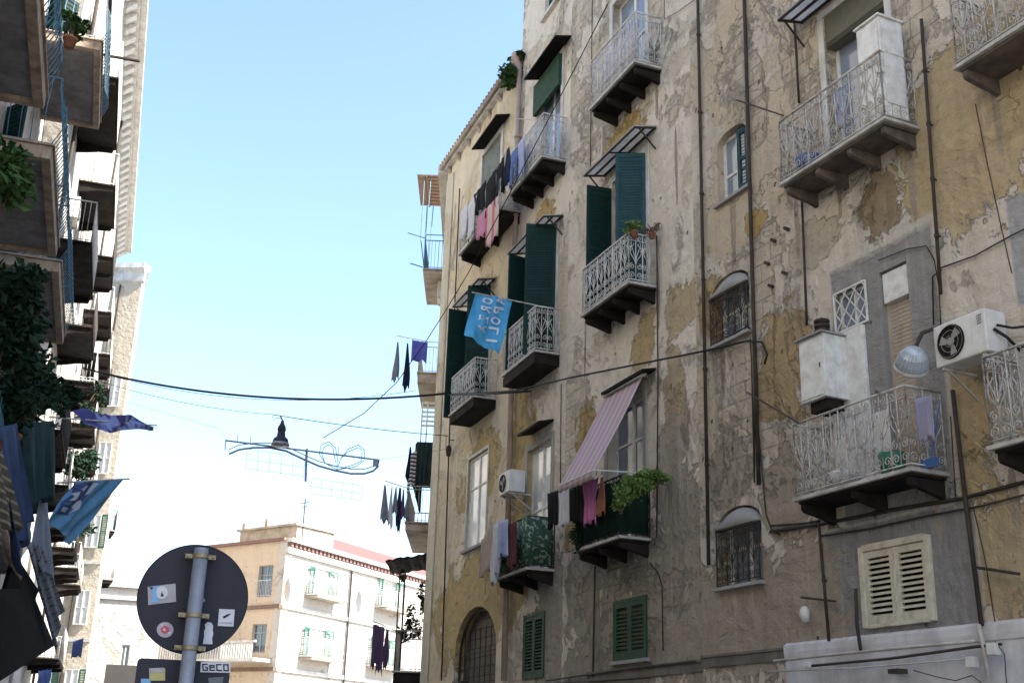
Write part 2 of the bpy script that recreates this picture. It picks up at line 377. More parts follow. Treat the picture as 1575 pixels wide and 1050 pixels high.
def leaf(F, hinge, z0, z1, wd, ang, mat, parent, y=-.02, pitch=.055, name='shutter', label=None, missing=(), mid=True):
    """louvred leaf hinged at x=hinge; wd may be negative; ang opens it towards the street"""
    sg = 1 if wd > 0 else -1; W = abs(wd); H = z1 - z0; mb = MB(); t = .018
    def bx(a, b, c, d, tt=t): mb.box(a, -tt, b, c, tt, d)
    bx(0, 0, .06, H); bx(W - .06, 0, W, H); bx(.06, 0, W - .06, .09); bx(.06, H - .08, W - .06, H)
    if mid: bx(.06, H * .48, W - .06, H * .48 + .06, t - .002)
    z = .10; k = 0
    while z < H - .1:
        if not (mid and H * .48 - .02 < z < H * .48 + .06) and k not in missing:
            mb.add([(.055, .016, z), (W - .055, .016, z), (W - .055, -.016, z - .032), (.055, -.016, z - .032),
                    (.055, .016, z + .008), (W - .055, .016, z + .008), (W - .055, -.016, z - .025), (.055, -.016, z - .025)],
                   [(3, 2, 1, 0), (4, 5, 6, 7), (0, 1, 5, 4), (2, 3, 7, 6)])
        z += pitch; k += 1
    if ang > 30: mb.box(.05, -.004, .08, W - .05, .004, H - .07)
    M = F.M @ T((hinge, y, z0)) @ Rz(-sg * R_(ang))
    if sg < 0: M = M @ Matrix.Scale(-1, 4, (1, 0, 0))
    if sg < 0:  # bake the mirror so that the matrix stays proper
        mb.v = [(-a, b, c) for a, b, c in mb.v]; mb.f = [f[::-1] for f in mb.f]; M = F.M @ T((hinge, y, z0)) @ Rz(-sg * R_(ang))
    o = build(mb, name, K[mat] if isinstance(mat, str) else mat, parent, M)
    if label: o['label'] = label
    return o
def spiral(cx, cz, r, turns, a0, sg, n=14):
    return [(cx + r * (1 - .78 * i / n) * math.cos(a0 + sg * turns * 2 * math.pi * i / n), cz + r * (1 - .78 * i / n) * math.sin(a0 + sg * turns * 2 * math.pi * i / n)) for i in range(n + 1)]
def bez(a, b, c, d, n=8):
    o = []
    for i in range(n + 1):
        t = i / n; u = 1 - t; o.append(tuple(u * u * u * a[k] + 3 * u * u * t * b[k] + 3 * u * t * t * c[k] + t * t * t * d[k] for k in (0, 1)))
    return o
def scroll_panel(mb, L, H, fn, style='scroll'):
    """fn(u, v) -> 3-D point; panel of wrought iron L long, H high"""
    def tb(p, r, n=4): mb.tube([fn(*q) for q in p], r, n)
    tb([(0, H), (L, H)], .017, 6); tb([(0, .045), (L, .045)], .011); 
    if style == 'bars':
        n = max(2, round(L / .11))
        for i in range(n + 1): tb([(L * i / n, 0.0), (L * i / n, H)], .008 if i % 4 else .012)
        return
    if style == 'scroll': tb([(0, H - .13), (L, H - .13)], .007)
    n = max(1, round(L / .28)); w_ = L / n
    for i in range(n + 1):
        x = i * w_; tb([(x, 0), (x, H)], .0105)
        for sx in (-1, 1):                                   # small flower in the middle of the bar
            if 0 < i < n or (sx > 0) == (i == 0):
                for sz in (-1, 1): tb(spiral(x + sx * .028, .60 + sz * .03, .024, 1.1, math.pi if sx > 0 else 0, sx * sz, 7), .006, 3)
    for i in range(n):
        x = (i + .5) * w_; h = w_ * .5
        tb([(x, .05), (x, H - .01)], .007)
        for sg in (-1, 1):
            q = h * .52
            tb(spiral(x + sg * q, .13, h * .46, 1.5, -math.pi / 2, sg, 13), .0065)
            tb(spiral(x + sg * q, .285, h * .42, 1.4, math.pi / 2, -sg, 12), .0065)
            tb(bez((x + sg * .008, .33), (x + sg * h * .1, .45), (x + sg * h * .95, .46), (x + sg * h * .82, .60)) + bez((x + sg * h * .82, .60), (x + sg * h * .7, .68), (x + sg * h * .3, .62), (x + sg * h * .32, .70), 6), .0065)
            tb(bez((x + sg * h * .05, .40), (x + sg * h * .3, .6), (x + sg * h * .9, .66), (x + sg * h * .62, H - .15)), .006)
            tb(spiral(x + sg * h * .5, H - .075, h * .34, 1.3, math.pi if sg > 0 else 0, sg, 10), .0065)
        tb([(x, .40), (x, .46)], .014, 6)
def balcony(F, s0, s1, z, d, parent, rail='iron_white', h=.95, top='marble', under='under', nb=3, style='scroll', thick=.045, sides=(1, 1), brk='under', bh=.17, gap=True, label=None, box=0):
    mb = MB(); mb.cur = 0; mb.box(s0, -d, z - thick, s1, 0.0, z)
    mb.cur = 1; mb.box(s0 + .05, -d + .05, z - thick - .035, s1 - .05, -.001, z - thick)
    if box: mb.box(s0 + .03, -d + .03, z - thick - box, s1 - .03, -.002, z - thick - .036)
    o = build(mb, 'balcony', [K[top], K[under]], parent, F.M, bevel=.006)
    if label: o['label'] = label
    if nb:
        for i in range(nb):
            x = s0 + .06 + (s1 - s0 - .22) * i / (nb - 1) if nb > 1 else (s0 + s1) / 2
            b = MB(); zt = z - thick - .035 - .001
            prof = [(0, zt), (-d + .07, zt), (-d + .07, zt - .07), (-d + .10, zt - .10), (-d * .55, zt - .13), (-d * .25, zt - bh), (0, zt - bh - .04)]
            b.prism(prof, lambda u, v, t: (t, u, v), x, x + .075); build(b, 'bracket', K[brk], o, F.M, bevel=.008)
    if rail:
        r = MB(); e = .035
        scroll_panel(r, s1 - s0 - 2 * e, h, lambda u, v: (s0 + e + u, -d + e, z + v), style)
        if sides[0]: scroll_panel(r, d - e - .01, h, lambda u, v: (s0 + e, -d + e + u, z + v), style)
        if sides[1]: scroll_panel(r, d - e - .01, h, lambda u, v: (s1 - e, -d + e + u, z + v), style)
        build(r, 'railing', K[rail] if isinstance(rail, str) else rail, o, F.M, True)
    return o
def canopy(F, s0, s1, z, d, drop, mat, parent, frame=True, th=.02, struts=True, name='canopy', ribs=1):
    mb = MB(); mb.cur = 0
    mb.prism([(0, z), (-d, z - drop), (-d, z - drop - th), (0, z - th)], lambda u, v, t: (t, u, v), s0, s1)
    mb.cur = 1
    if frame:
        e = th + .006
        A = lambda x, y: (x, y, z - drop * (-y / d) - e - .012)
        for a, b in ((A(s0 + .02, -.01), A(s0 + .02, -d + .02)), (A(s1 - .02, -.01), A(s1 - .02, -d + .02)), (A(s0, -d + .02), A(s1, -d + .02)), (A(s0, -.03), A(s1, -.03)), (A(s0, -d * .5), A(s1, -d * .5))): mb.beam(a, b, .03, .03)
        for i in range(1, ribs + 1):
            x = s0 + (s1 - s0) * i / (ribs + 1); mb.beam(A(x, -.01), A(x, -d + .02), .025, .025)
        if struts:
            for x in (s0 + .03, s1 - .03): mb.beam((x, -.01, z - drop - .35), (x, -d * .75, z - drop * .75 - e - .02), .022)
    return build(mb, name, [K[mat], K['iron_dark']], parent, F.M)
def pipe(F, pts, r, mat, parent, out=.06, clips=0, name='drainpipe', n=8):
    P = []
    for p in pts:
        s, z = F.px(p[0], p[1], out); P.append(Vector((s, -out, z)))
    mb = MB(); mb.tube(P, r, n)
    if clips:
        L = (P[-1] - P[0]).length; k = int(L / clips)
        for i in range(1, k + 1):
            q = P[0].lerp(P[-1], i / (k + 1)) if len(P) == 2 else None
            if q is not None: mb.lathe([(r * 1.35, -.02), (r * 1.35, .02)], T(q), 10); mb.beam(q, (q.x, 0, q.z), .015)
    return build(mb, name, K[mat], parent, F.M, True)
def surround(F, s0, s1, z0, z1, parent, mat='white_plaster', wd=.12, th=.025, bottom=False, name='surround'):
    mb = MB(); mb.box(s0 - wd, -th, z0, s0, -.002, z1); mb.box(s1, -th, z0, s1 + wd, -.002, z1); mb.box(s0 - wd, -th, z1, s1 + wd, -.002, z1 + wd)
    if bottom: mb.box(s0 - wd, -th, z0 - wd * .7, s1 + wd, -.002, z0)
    return build(mb, name, K[mat], parent, F.M, bevel=.006)
def grille(F, s0, s1, z0, z1, parent, mat='iron_dark', out=.04, rise=0):
    mb = MB(); H = z1 - z0; L = s1 - s0; k = H / .95
    scroll_panel(mb, L, .95, lambda u, v: (s0 + u, -out, z0 + v * k), 'scroll')
    for z in (z0 + .01, z1):
        for x in (s0, s1): mb.beam((x, -out, z), (x, .02, z), .016)
    return build(mb, 'grille', K[mat], parent, F.M, True)
# ================================================================ THE TALL WEATHERED BUILDING (right)
ZT = 25.0
OCH = (.52, .41, .25); PALE = (.62, .56, .48); CREAM = (.68, .61, .51)
A = empty('apartment_building', T(FM.o)); tag(A, 'tall weathered building with peeling plaster and ornate iron balconies filling the right side', 'building')
hR, hM, hL = [], [], []
d1 = op(FR, (1268, 60), (1362, 20), (1268, 27), 9.04)
d2w = op(FR, (1286, 480), (1335, 470), (1333, 431), (1296, 511), 0)
d2d = op(FR, (1354, 450), (1396, 430), (1390, 402), 4.69, 0)
d3 = op(FR, (1330, 900), (1433, 880), (1327, 842), (1333, 966), 0)
w1 = op(FR, (1103, 240), (1148, 230), (1142, 184), (1110, 313), 0)
w2 = op(FR, (1095, 480), (1153, 460), (1150, 404), (1097, 536), 0)
w3 = op(FR, (1105, 850), (1172, 840), (1166, 769), (1107, 905), 0)
hR += [rect(*d1), rect(*d2w), rect(*d2d), rect(*d3), arch(*w1, .16), arch(*w2, .22), arch(*w3, .22)]
blR = []
def blob(F, x, y, x2, y2, c, ring=0, rectq=0):   # centre pixel and a second pixel giving the half sizes
    s, z = F.px(x, y); s2, z2 = F.px(x2, y2); return (s, z, max(.05, abs(s2 - s)), max(.05, abs(z2 - z)), c, ring, rectq)
s_, z_ = FR.px(1352, 318)
blR += [(s_, z_ - .02, .40, .50, (.25, .18, .10), .30),
        (FR.px(1430, 280)[0], FR.px(1430, 280)[1], .32, .95, (.44, .37, .27), .12),
        (FR.px(1160, 290)[0], FR.px(1187, 325)[1], .3, .25, (.46, .30, .10), .15),
        (FR.px(1500, 260)[0], FR.px(1500, 180)[1], 1.1, 1.3, (.47, .36, .20), .05),
        (FR.px(1480, 620)[0], FR.px(1480, 640)[1], .5, .9, (.44, .33, .17), 0),
        (FR.px(1540, 860)[0], FR.px(1540, 860)[1], .55, .7, (.42, .33, .19), 0),
        (FR.px(1195, 470)[0], FR.px(1195, 560)[1], .55, .9, (.38, .27, .13), .05),
        (FR.px(1240, 180)[0], FR.px(1240, 380)[1], .5, .35, (.45, .40, .31), 0),
        (FR.px(1100, 560)[0], FR.px(1100, 470)[1], .45, .5, (.42, .30, .15), 0),
        (FR.px(1290, 960)[0], FR.px(1255, 900)[1], .28, .75, (.15, .125, .09), 0)]
# grey cement around the two lower openings
g0 = FR.px(1290, 430)[0]; g1 = FR.px(1420, 400)[0]
gt = d2d[3] + .30
blR.append(((g0 + g1) / 2 - .0, (4.2 + gt) / 2, (g1 - g0) / 2 + .16, (gt - 4.2) / 2, (.27, .265, .26), .06, .10))
q0 = FR.px(1270, 830)[0]; q1 = FR.px(1497, 800)[0]; qz0 = FR.px(1300, 985)[1]; qz1 = FR.px(1400, 790)[1]
blR.append(((q0 + q1) / 2, (qz0 + qz1) / 2, (q1 - q0) / 2, (qz1 - qz0) / 2, (.24, .24, .245), .02, .12))
blR.append((FR.px(1575, 380)[0] + .45, FR.px(1575, 380)[1], .62, .62, (.36, .36, .37), 0, .06))
sR0 = FR.px(1070, 500)[0]
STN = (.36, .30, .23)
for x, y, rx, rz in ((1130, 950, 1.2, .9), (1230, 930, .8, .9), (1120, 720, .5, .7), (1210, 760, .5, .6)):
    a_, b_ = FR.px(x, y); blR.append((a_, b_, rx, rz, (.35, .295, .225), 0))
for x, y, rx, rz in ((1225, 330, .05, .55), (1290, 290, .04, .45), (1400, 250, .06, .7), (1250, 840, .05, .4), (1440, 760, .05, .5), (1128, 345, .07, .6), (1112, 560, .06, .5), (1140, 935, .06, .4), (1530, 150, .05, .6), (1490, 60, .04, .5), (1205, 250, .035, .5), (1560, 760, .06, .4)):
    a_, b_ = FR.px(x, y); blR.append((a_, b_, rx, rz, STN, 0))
zW = FR.px(1400, 990)[1]; sW = FR.px(1211, 1010)[0]
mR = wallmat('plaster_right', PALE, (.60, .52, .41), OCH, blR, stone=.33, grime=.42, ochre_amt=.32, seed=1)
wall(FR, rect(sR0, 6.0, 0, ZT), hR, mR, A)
blM = [(FM.px(960, 100)[0], 12.5, .75, .42, (.47, .33, .11), .05), (FM.px(990, 520)[0], 8.2, .5, .55, (.45, .33, .16), 0),
       (FM.px(1040, 480)[0], 8.4, .55, .5, (.46, .36, .2), 0), (FM.px(905, 640)[0], 6.9, .45, .8, (.40, .28, .11), 0),
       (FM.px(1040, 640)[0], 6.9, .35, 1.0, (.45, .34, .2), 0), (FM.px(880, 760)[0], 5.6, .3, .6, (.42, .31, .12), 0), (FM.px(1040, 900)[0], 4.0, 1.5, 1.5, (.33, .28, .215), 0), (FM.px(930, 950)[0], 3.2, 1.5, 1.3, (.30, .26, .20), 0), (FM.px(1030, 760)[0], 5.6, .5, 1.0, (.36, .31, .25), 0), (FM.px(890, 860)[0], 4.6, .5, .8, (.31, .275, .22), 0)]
for x, y, rx, rz in ((1010, 130, .05, .8), (1012, 470, .06, .6), (900, 540, .05, .6), (940, 240, .05, .4), (890, 900, .07, .7), (960, 880, .08, .4), (1040, 250, .05, .7), (1055, 650, .06, .9)):
    a_, b_ = FM.px(x, y); blM.append((a_, b_, rx, rz, (.34, .29, .23), 0))
c1 = op(FM, (943, 50), (993, 20), (1, 1), 13.12); c1 = (c1[0], c1[1], 13.12, 15.6)
c2 = op(FM, (943, 330), (994, 300), (993, 236), 9.05)
c3 = op(FM, (935, 690), (990, 660), (990, 600), 4.86)
c4 = op(FM, (945, 960), (996, 960), (994, 914), (946, 1017))
hM += [rect(*c1), rect(*c2), rect(*c3), rect(*c4)]
sM0 = FM.px(872, 500)[0]
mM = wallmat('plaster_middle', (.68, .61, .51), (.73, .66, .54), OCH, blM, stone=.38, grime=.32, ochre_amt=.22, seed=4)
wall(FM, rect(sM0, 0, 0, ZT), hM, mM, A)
b0 = op(FLt, (838, 15), (863, 0), (1, 1), (838, 30)); b0 = (b0[0], b0[1], b0[2], b0[2] + 1.3)
b1 = op(FLt, (827, 170), (864, 130), (861, 88), 13.13)
b2 = op(FLt, (818, 450), (856, 400), (852, 350), 9.06)
b3 = op(FLt, (812, 740), (848, 730), (846, 675), 4.9)
b4 = op(FLt, (806, 990), (838, 990), (837, 939), (808, 1044))
hL += [rect(*b0), rect(*b1), rect(*b2), rect(*b3), rect(*b4)]
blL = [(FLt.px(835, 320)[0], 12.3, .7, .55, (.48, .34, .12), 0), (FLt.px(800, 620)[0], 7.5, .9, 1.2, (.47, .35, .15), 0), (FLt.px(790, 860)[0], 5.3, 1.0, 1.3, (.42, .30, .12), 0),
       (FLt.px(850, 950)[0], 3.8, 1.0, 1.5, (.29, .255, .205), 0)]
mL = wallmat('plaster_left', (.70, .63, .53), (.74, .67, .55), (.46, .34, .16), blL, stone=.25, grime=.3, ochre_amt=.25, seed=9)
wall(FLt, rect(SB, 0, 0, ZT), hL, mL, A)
# body behind the facades: flank above the lower neighbour, roof, back
bm_ = MB()
for F, a, b in ((FR, sR0, 6.0), (FM, sM0, 0), (FLt, SB, 0)):
    p = [F.W(a, .4, 0), F.W(b, .4, 0), F.W(b, 11, 0), F.W(a, 11, 0)]
    vs = [(q.x, q.y, zz) for zz in (0.0, ZT - .01) for q in p]
    bm_.add(vs, [(4, 5, 6, 7), (3, 7, 6, 2), (0, 3, 7, 4), (1, 5, 6, 2)])
build(bm_, 'rear_body', paint('rear_plaster', (.45, .40, .31), (.3, .27, .21), .95, scale=.8, streak=.4, bump=.4), A)
mb = MB()
for F, a, b in ((FR, sR0, 6.0), (FM, sM0 - .02, 0), (FLt, SB - .2, 0)): 
    q = [F.W(a, -.35, ZT), F.W(b, -.35, ZT), F.W(b, .5, ZT), F.W(a, .5, ZT)]
    mb.add([(v.x, v.y, zz) for zz in (ZT + .002, ZT + .3) for v in q], [(0, 3, 2, 1), (4, 5, 6, 7), (0, 1, 5, 4), (1, 2, 6, 5), (2, 3, 7, 6), (3, 0, 4, 7)])
build(mb, 'cornice', K['white_plaster'], A)
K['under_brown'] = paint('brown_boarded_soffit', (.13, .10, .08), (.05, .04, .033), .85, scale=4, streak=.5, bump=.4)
# --- R section openings
win(FR, *d1, A, 'white_paint', 'glass_sky', 2, (), y=.2, label='white framed balcony door behind the white locker', curtain=True)
mb = MB(); mb.box(d1[0], .02, d1[3] - .42, d1[1], .16, d1[3]); 
for i in range(3): mb.box(d1[0] + .02, .01 - i * .004, d1[3] - .50 + i * .02, d1[1] - .02, .19, d1[3] - .49 + i * .02)
build(mb, 'roller_box', paint('olive_board', (.10, .10, .075), (.16, .14, .1), .8), A, FR.M)
surround(FR, d1[0], d1[1], d1[2], d1[3], A, 'white_plaster', .11)
o = win(FR, *d2w, A, 'white_paint', 'glass_sky', 2, (), y=.09, fw=.035, label='small window behind a diamond lattice grille')
mb = MB(); a, b, c, d = d2w
n_ = 4
for i in range(-n_, n_ + 1):
    for sg in (1, -1):
        w_ = (b - a) / 3.2
        x0_ = a + (i * w_); x1_ = x0_ + sg * (d - c) * .8
        P0 = [x0_ if sg > 0 else x0_ + (b - a), c]; P1 = [P0[0] + sg * (d - c) * .8, d]
        # clip to the opening
        t0, t1 = 0.0, 1.0; dx = P1[0] - P0[0]
        for lim, s3 in ((a, 1), (b, -1)):
            ta = (lim - P0[0]) / dx
            if dx * s3 > 0: t0 = max(t0, ta)
            else: t1 = min(t1, ta)
        if t1 > t0 + .02: mb.beam((P0[0] + dx * t0, -.02, c + (d - c) * t0), (P0[0] + dx * t1, -.02, c + (d - c) * t1), .011)
for q in ((a, c, b, c), (a, d, b, d), (a, c, a, d), (b, c, b, d)): mb.beam((q[0], -.022, q[1]), (q[2], -.022, q[3]), .022)
build(mb, 'lattice', K['white_paint'], A, FR.M)
a, b, c, d = d2d
mb = MB(); z = c
while z < d - .42:
    mb.box(a + .03, .10, z, b - .03, .115, z + .042); mb.box(a + .03, .107, z + .042, b - .03, .118, z + .05); z += .05
mb.box(a, .085, c, a + .03, .125, d - .4); mb.box(b - .03, .085, c, b, .125, d - .4)
o = build(mb, 'roller_shutter', paint('roller_beige', (.42, .36, .28), (.33, .27, .21), .6, scale=5, streak=.3), A, FR.M); o['label'] = 'beige roller shutter of the lower balcony door'
mb = MB(); mb.box(a + .015, .03, d - .41, b - .0, .12, d - .02); build(mb, 'roller_box', K['white_paint'], A, FR.M, bevel=.01)
mb = MB(); mb.box(a - .28, -.03, 4.69, a - .01, -.002, 5.62); mb.box(d2w[0] - .12, -.06, 4.69, a - .30, -.002, d2w[2] - .03)
build(mb, 'white_panel', K['white_paint'], A, FR.M, bevel=.008)
a, b, c, d = d3
mb = MB()
for q in ((a - .03, a + .04), (b - .04, b + .03)): mb.box(q[0], -.05, c, q[1], .08, d)
mb.box(a + .04, -.05, d - .06, b - .04, .08, d + .02); mb.box(a + .04, -.05, c - .01, b - .04, .08, c + .03); mb.box((a + b) / 2 - .012, -.035, c + .03, (a + b) / 2 + .012, .08, d - .06)
build(mb, 'shutter_frame', K['beige_paint'], A, FR.M, bevel=.005)
for sg, hx in ((1, a + .04), (-1, b - .04)):
    leaf(FR, hx, c + .035, d - .065, sg * ((b - a) / 2 - .055), 0, 'beige_paint', A, y=-.01, label='closed cream louvred shutter leaf with a few bent slats', missing=((11,) if sg < 0 else ()), pitch=.063, mid=False)
mb = MB(); mb.box(a + .02, .1, c, b - .02, .12, d); build(mb, 'room_tone_panel', K['dark'], A, FR.M)  # dark sheet paints the shade behind the louvres
# arched windows of the stair strip
a, b, c, d = w1
o = win(FR, a, b, c, d - .03, A, 'white_paint', 'glass_sky', 2, (.42,), y=.14, label='small arched window with one teal shutter leaf', curtain=False)
leaf(FR, b - .01, c + .02, d - .12, -.22, 12, 'green_blue', A, y=.05, label='teal shutter leaf of the small arched window')
mb = MB(); mb.box(a - .06, -.07, c - .05, b + .10, .06, c); build(mb, 'sill', K['grey_plaster'], A, FR.M, bevel=.006)
for (a, b, c, d), lb in ((w2, 'upper arched window behind a scrolled iron grille'), (w3, 'lower arched window behind a scrolled iron grille')):
    win(FR, a, b, c, d, A, 'white_paint', 'glass_sky', 2, (.5,), y=.22, label=lb, curtain=True)
    zs = d - .30
    grille(FR, a + .01, b - .01, c + .02, zs, A)
    mb = MB(); n = 9; w_ = b - a          # plaster hood that leans out over the grille
    vs = []; 
    for i in range(n + 1):
        t = i / n; x = a + w_ * t; zz = zs + .03 + .24 * math.sin(math.pi * t) ** .6
        vs += [(x, -.06, zs + .02), (x, .03, zz)]
    mb.add(vs, [(2 * i, 2 * i + 2, 2 * i + 3, 2 * i + 1) for i in range(n)])
    build(mb, 'hood', K['grey_plaster'], A, FR.M, True, solid=.02)
    mb = MB(); mb.box(a - .04, -.09, c - .045, b + .04, .05, c); build(mb, 'sill', K['grey_plaster'], A, FR.M, bevel=.006)
BD = .56
sl = FR.px(1197, 278, BD)[0]; sr = FR.px(1360, 171, BD)[0]
D1B = balcony(FR, sl, sr, 8.98, BD, A, 'iron_grey', .93, nb=4, under='under_brown', brk='under_brown', bh=.15, label='upper right balcony with rusty pale scrollwork')
s2l = FR.px(1219, 766, BD)[0]; s2r = FR.px(1401, 716, BD)[0]; z2 = FR.px(1219, 766, BD)[1]
D2B = balcony(FR, s2l, s2r, z2, BD, A, 'iron_grey', .93, nb=3, label='lower right balcony with rusty pale scrollwork')
s3l = FR.px(1465, 103, BD)[0]; z3 = FR.px(1465, 103, BD)[1]
balcony(FR, s3l, s3l + 2.1, z3, BD, A, 'iron_grey', .93, nb=3, under='under_brown', brk='under_brown', bh=.15, label='balcony cut by the top right corner')
s4l = FR.px(1517, 686, BD)[0]; z4 = FR.px(1517, 686, BD)[1]
balcony(FR, s4l, s4l + 2.1, z4, BD, A, 'iron_grey', .93, nb=3, label='balcony cut by the right edge of the picture')
cs0 = FR.px(1183, 16, .5)[0]
canopy(FR, cs0 + .1, d1[1] + .1, 11.72, .45, .10, 'canopy', A, struts=True)
# --- M section
win(FM, *c1, A, 'white_paint', 'glass_sky', 2, (.55,), y=.16, curtain=True, label='glazed top floor balcony door with net curtains')
surround(FM, c1[0], c1[1], c1[2], c1[3], A, 'white_plaster', .12)
win(FM, *c2, A, 'white_paint', 'glass', 2, (.75,), y=.2, label='balcony door between open teal shutters')
surround(FM, c2[0], c2[1], c2[2], c2[3], A, 'white_plaster', .13)
leaf(FM, c2[0] - .02, c2[2] + .05, c2[3] - .12, -.48, 84, 'green', A, y=-.03, label='dark green shutter leaf opened flat, seen from its plain side')
leaf(FM, c2[1] + .02, c2[2] + .05, c2[3] - .02, -.52, 62, 'green_blue', A, y=-.03, label='teal louvred shutter leaf standing half open')
win(FM, *c3, A, 'white_paint', 'glass_sky', 2, (.72,), y=.18, curtain=True, label='balcony door behind the striped awning')
surround(FM, c3[0], c3[1], c3[2], c3[3], A, 'grey_plaster', .12)
a, b, c, d = c4
mb = MB(); mb.box(a, -.03, c, a + .04, .06, d); mb.box(b - .04, -.03, c, b, .06, d); mb.box(a + .04, -.03, d - .05, b - .04, .06, d); mb.box(a + .04, -.03, c, b - .04, .06, c + .05)
build(mb, 'shutter_frame', K['green_mid'], A, FM.M)
for sg, hx in ((1, a + .04), (-1, b - .04)): leaf(FM, hx, c + .05, d - .05, sg * ((b - a) / 2 - .045), 0, 'green_mid', A, y=-.005, pitch=.062, mid=False, label='closed green louvred shutter leaf below the plant balcony')
mb = MB(); mb.box(a + .02, .08, c, b - .02, .1, d); build(mb, 'room_tone_panel', paint('amber_louvre_light', (.30, .22, .1), (.2, .15, .08), .8), A, FM.M)  # amber panel paints the light glimpsed between the louvres
mb = MB(); mb.box(a - .05, -.06, c - .06, b + .08, .03, c - .002); build(mb, 'sill', K['grey_plaster'], A, FM.M, bevel=.006)
def bal(F, L, Rp, z, **k):
    return balcony(F, F.px(*L, BD)[0], F.px(*Rp, BD)[0], z, BD, A, **k)
bal(FM, (905, 169), (975.5, 90), FM.px(905, 168, BD)[1], nb=4, rail='iron_white', h=1.02, label='top floor balcony in the middle with white scrollwork')
bal(FM, (892, 486), (966, 430), FM.px(892, 485, BD)[1], nb=4, rail='iron_white', h=.88, label='second floor balcony with white scrollwork under teal shutters')
C3B = bal(FM, (883, 846), (953, 826), FM.px(883, 845, BD)[1], nb=3, rail='iron_dark', h=.95, label='first floor balcony screened in dark green with plants')
canopy(FM, FM.px(897, 268, .45)[0], FM.px(973, 199, .45)[0] + .05, FM.px(1010, 198)[1] + .06, .45, .10, 'canopy', A, ribs=1)
canopy(FM, FM.px(925, 602, .25)[0], FM.px(975, 580, .25)[0] + .3, FM.px(994, 578)[1] + .05, .26, .06, 'canopy_dark', A, frame=False, th=.05)
# --- L2 section
win(FLt, *b0, A, 'green_mid', 'glass', 2, (.5,), y=.12, label='small window at the very top left of the tall building')
mb = MB(); mb.box(b0[0] - .05, -.1, b0[2] - .08, b0[1] + .08, .05, b0[2] - .002); build(mb, 'sill', K['white_plaster'], A, FLt.M, bevel=.006)
win(FLt, *b1, A, 'white_paint', 'glass_sky', 2, (.0,), y=.14, label='white balcony door below a green shutter box', curtain=True)
mb = MB(); zt = b1[3]
for i in range(14): mb.box(b1[0] - .05, -.10 + .002 * (i % 2), zt - .03 - i * .055 - .045, b1[1] + .05, -.02, zt - .03 - i * .055)
build(mb, 'shutter_box', K['green_mid'], A, FLt.M)
surround(FLt, b1[0], b1[1], b1[2], b1[3], A, 'white_plaster', .13)
win(FLt, *b2, A, 'white_paint', 'glass', 2, (.75,), y=.2, label='balcony door behind open dark green shutters')
surround(FLt, b2[0], b2[1], b2[2], b2[3], A, 'white_plaster', .11)
leaf(FLt, b2[0] - .02, b2[2] + .05, b2[3] - .25, -.55, 100, 'green', A, y=-.03, label='dark green shutter leaf on the left of the door')
leaf(FLt, b2[1] + .02, b2[2] + .05, b2[3] - .02, -.62, 68, 'green', A, y=-.03, label='dark green louvred shutter leaf on the right of the door')
win(FLt, *b3, A, 'white_paint', 'glass_bright', 2, (.5,), y=.1, label='tall white window next to the air conditioner', curtain=True)
surround(FLt, b3[0], b3[1], b3[2], b3[3], A, 'grey_plaster', .13)
a, b, c, d = b4
mb = MB(); mb.box(a, -.03, c, a + .05, .06, d); mb.box(b - .05, -.03, c, b, .06, d); mb.box(a + .05, -.03, d - .05, b - .05, .06, d); mb.box(a + .05, -.03, c, b - .05, .06, c + .05)
build(mb, 'shutter_frame', K['green_mid'], A, FLt.M)
for sg, hx in ((1, a + .05), (-1, b - .05)): leaf(FLt, hx, c + .05, d - .05, sg * ((b - a) / 2 - .055), 0, 'green_mid', A, y=-.005, pitch=.062, mid=False, label='closed green louvred shutter leaf right of the pink downpipe')
mb = MB(); mb.box(a + .02, .08, c, b - .02, .1, d); build(mb, 'room_tone_panel', K['dark'], A, FLt.M)  # dark panel stands in for the shade inside the shutters
bal(FLt, (782, 299), (833, 243), FLt.px(782, 299, BD)[1], nb=4, rail='iron_white', h=1.0, label='top floor balcony with white scrollwork left of the tall building')
bal(FLt, (771, 577), (821, 536), FLt.px(771, 577, BD)[1], nb=0, rail='iron_white', h=.92, box=.22, under='under', label='second floor balcony with white scrollwork beside the flag')
B3B = bal(FLt, (761, 894), (810, 871), FLt.px(810, 871, BD)[1], nb=3, rail='iron_dark', h=.95, label='first floor balcony screened with patterned dark green cloth')
canopy(FLt, FLt.px(807.6, 128.6, .35)[0], FLt.px(854, 64.8, .35)[0] + .05, FLt.px(873, 66)[1] + .06, .38, .1, 'canopy_dark', A, frame=False, th=.045)
canopy(FLt, FLt.px(780, 386, .45)[0], FLt.px(835, 337, .45)[0], FLt.px(862, 338)[1] + .06, .45, .10, 'canopy', A)
canopy(FLt, FLt.px(797, 671, .3)[0], FLt.px(828, 649, .3)[0] + .05, FLt.px(848, 649)[1] + .04, .32, .08, 'canopy_dark', A, frame=False, th=.05)
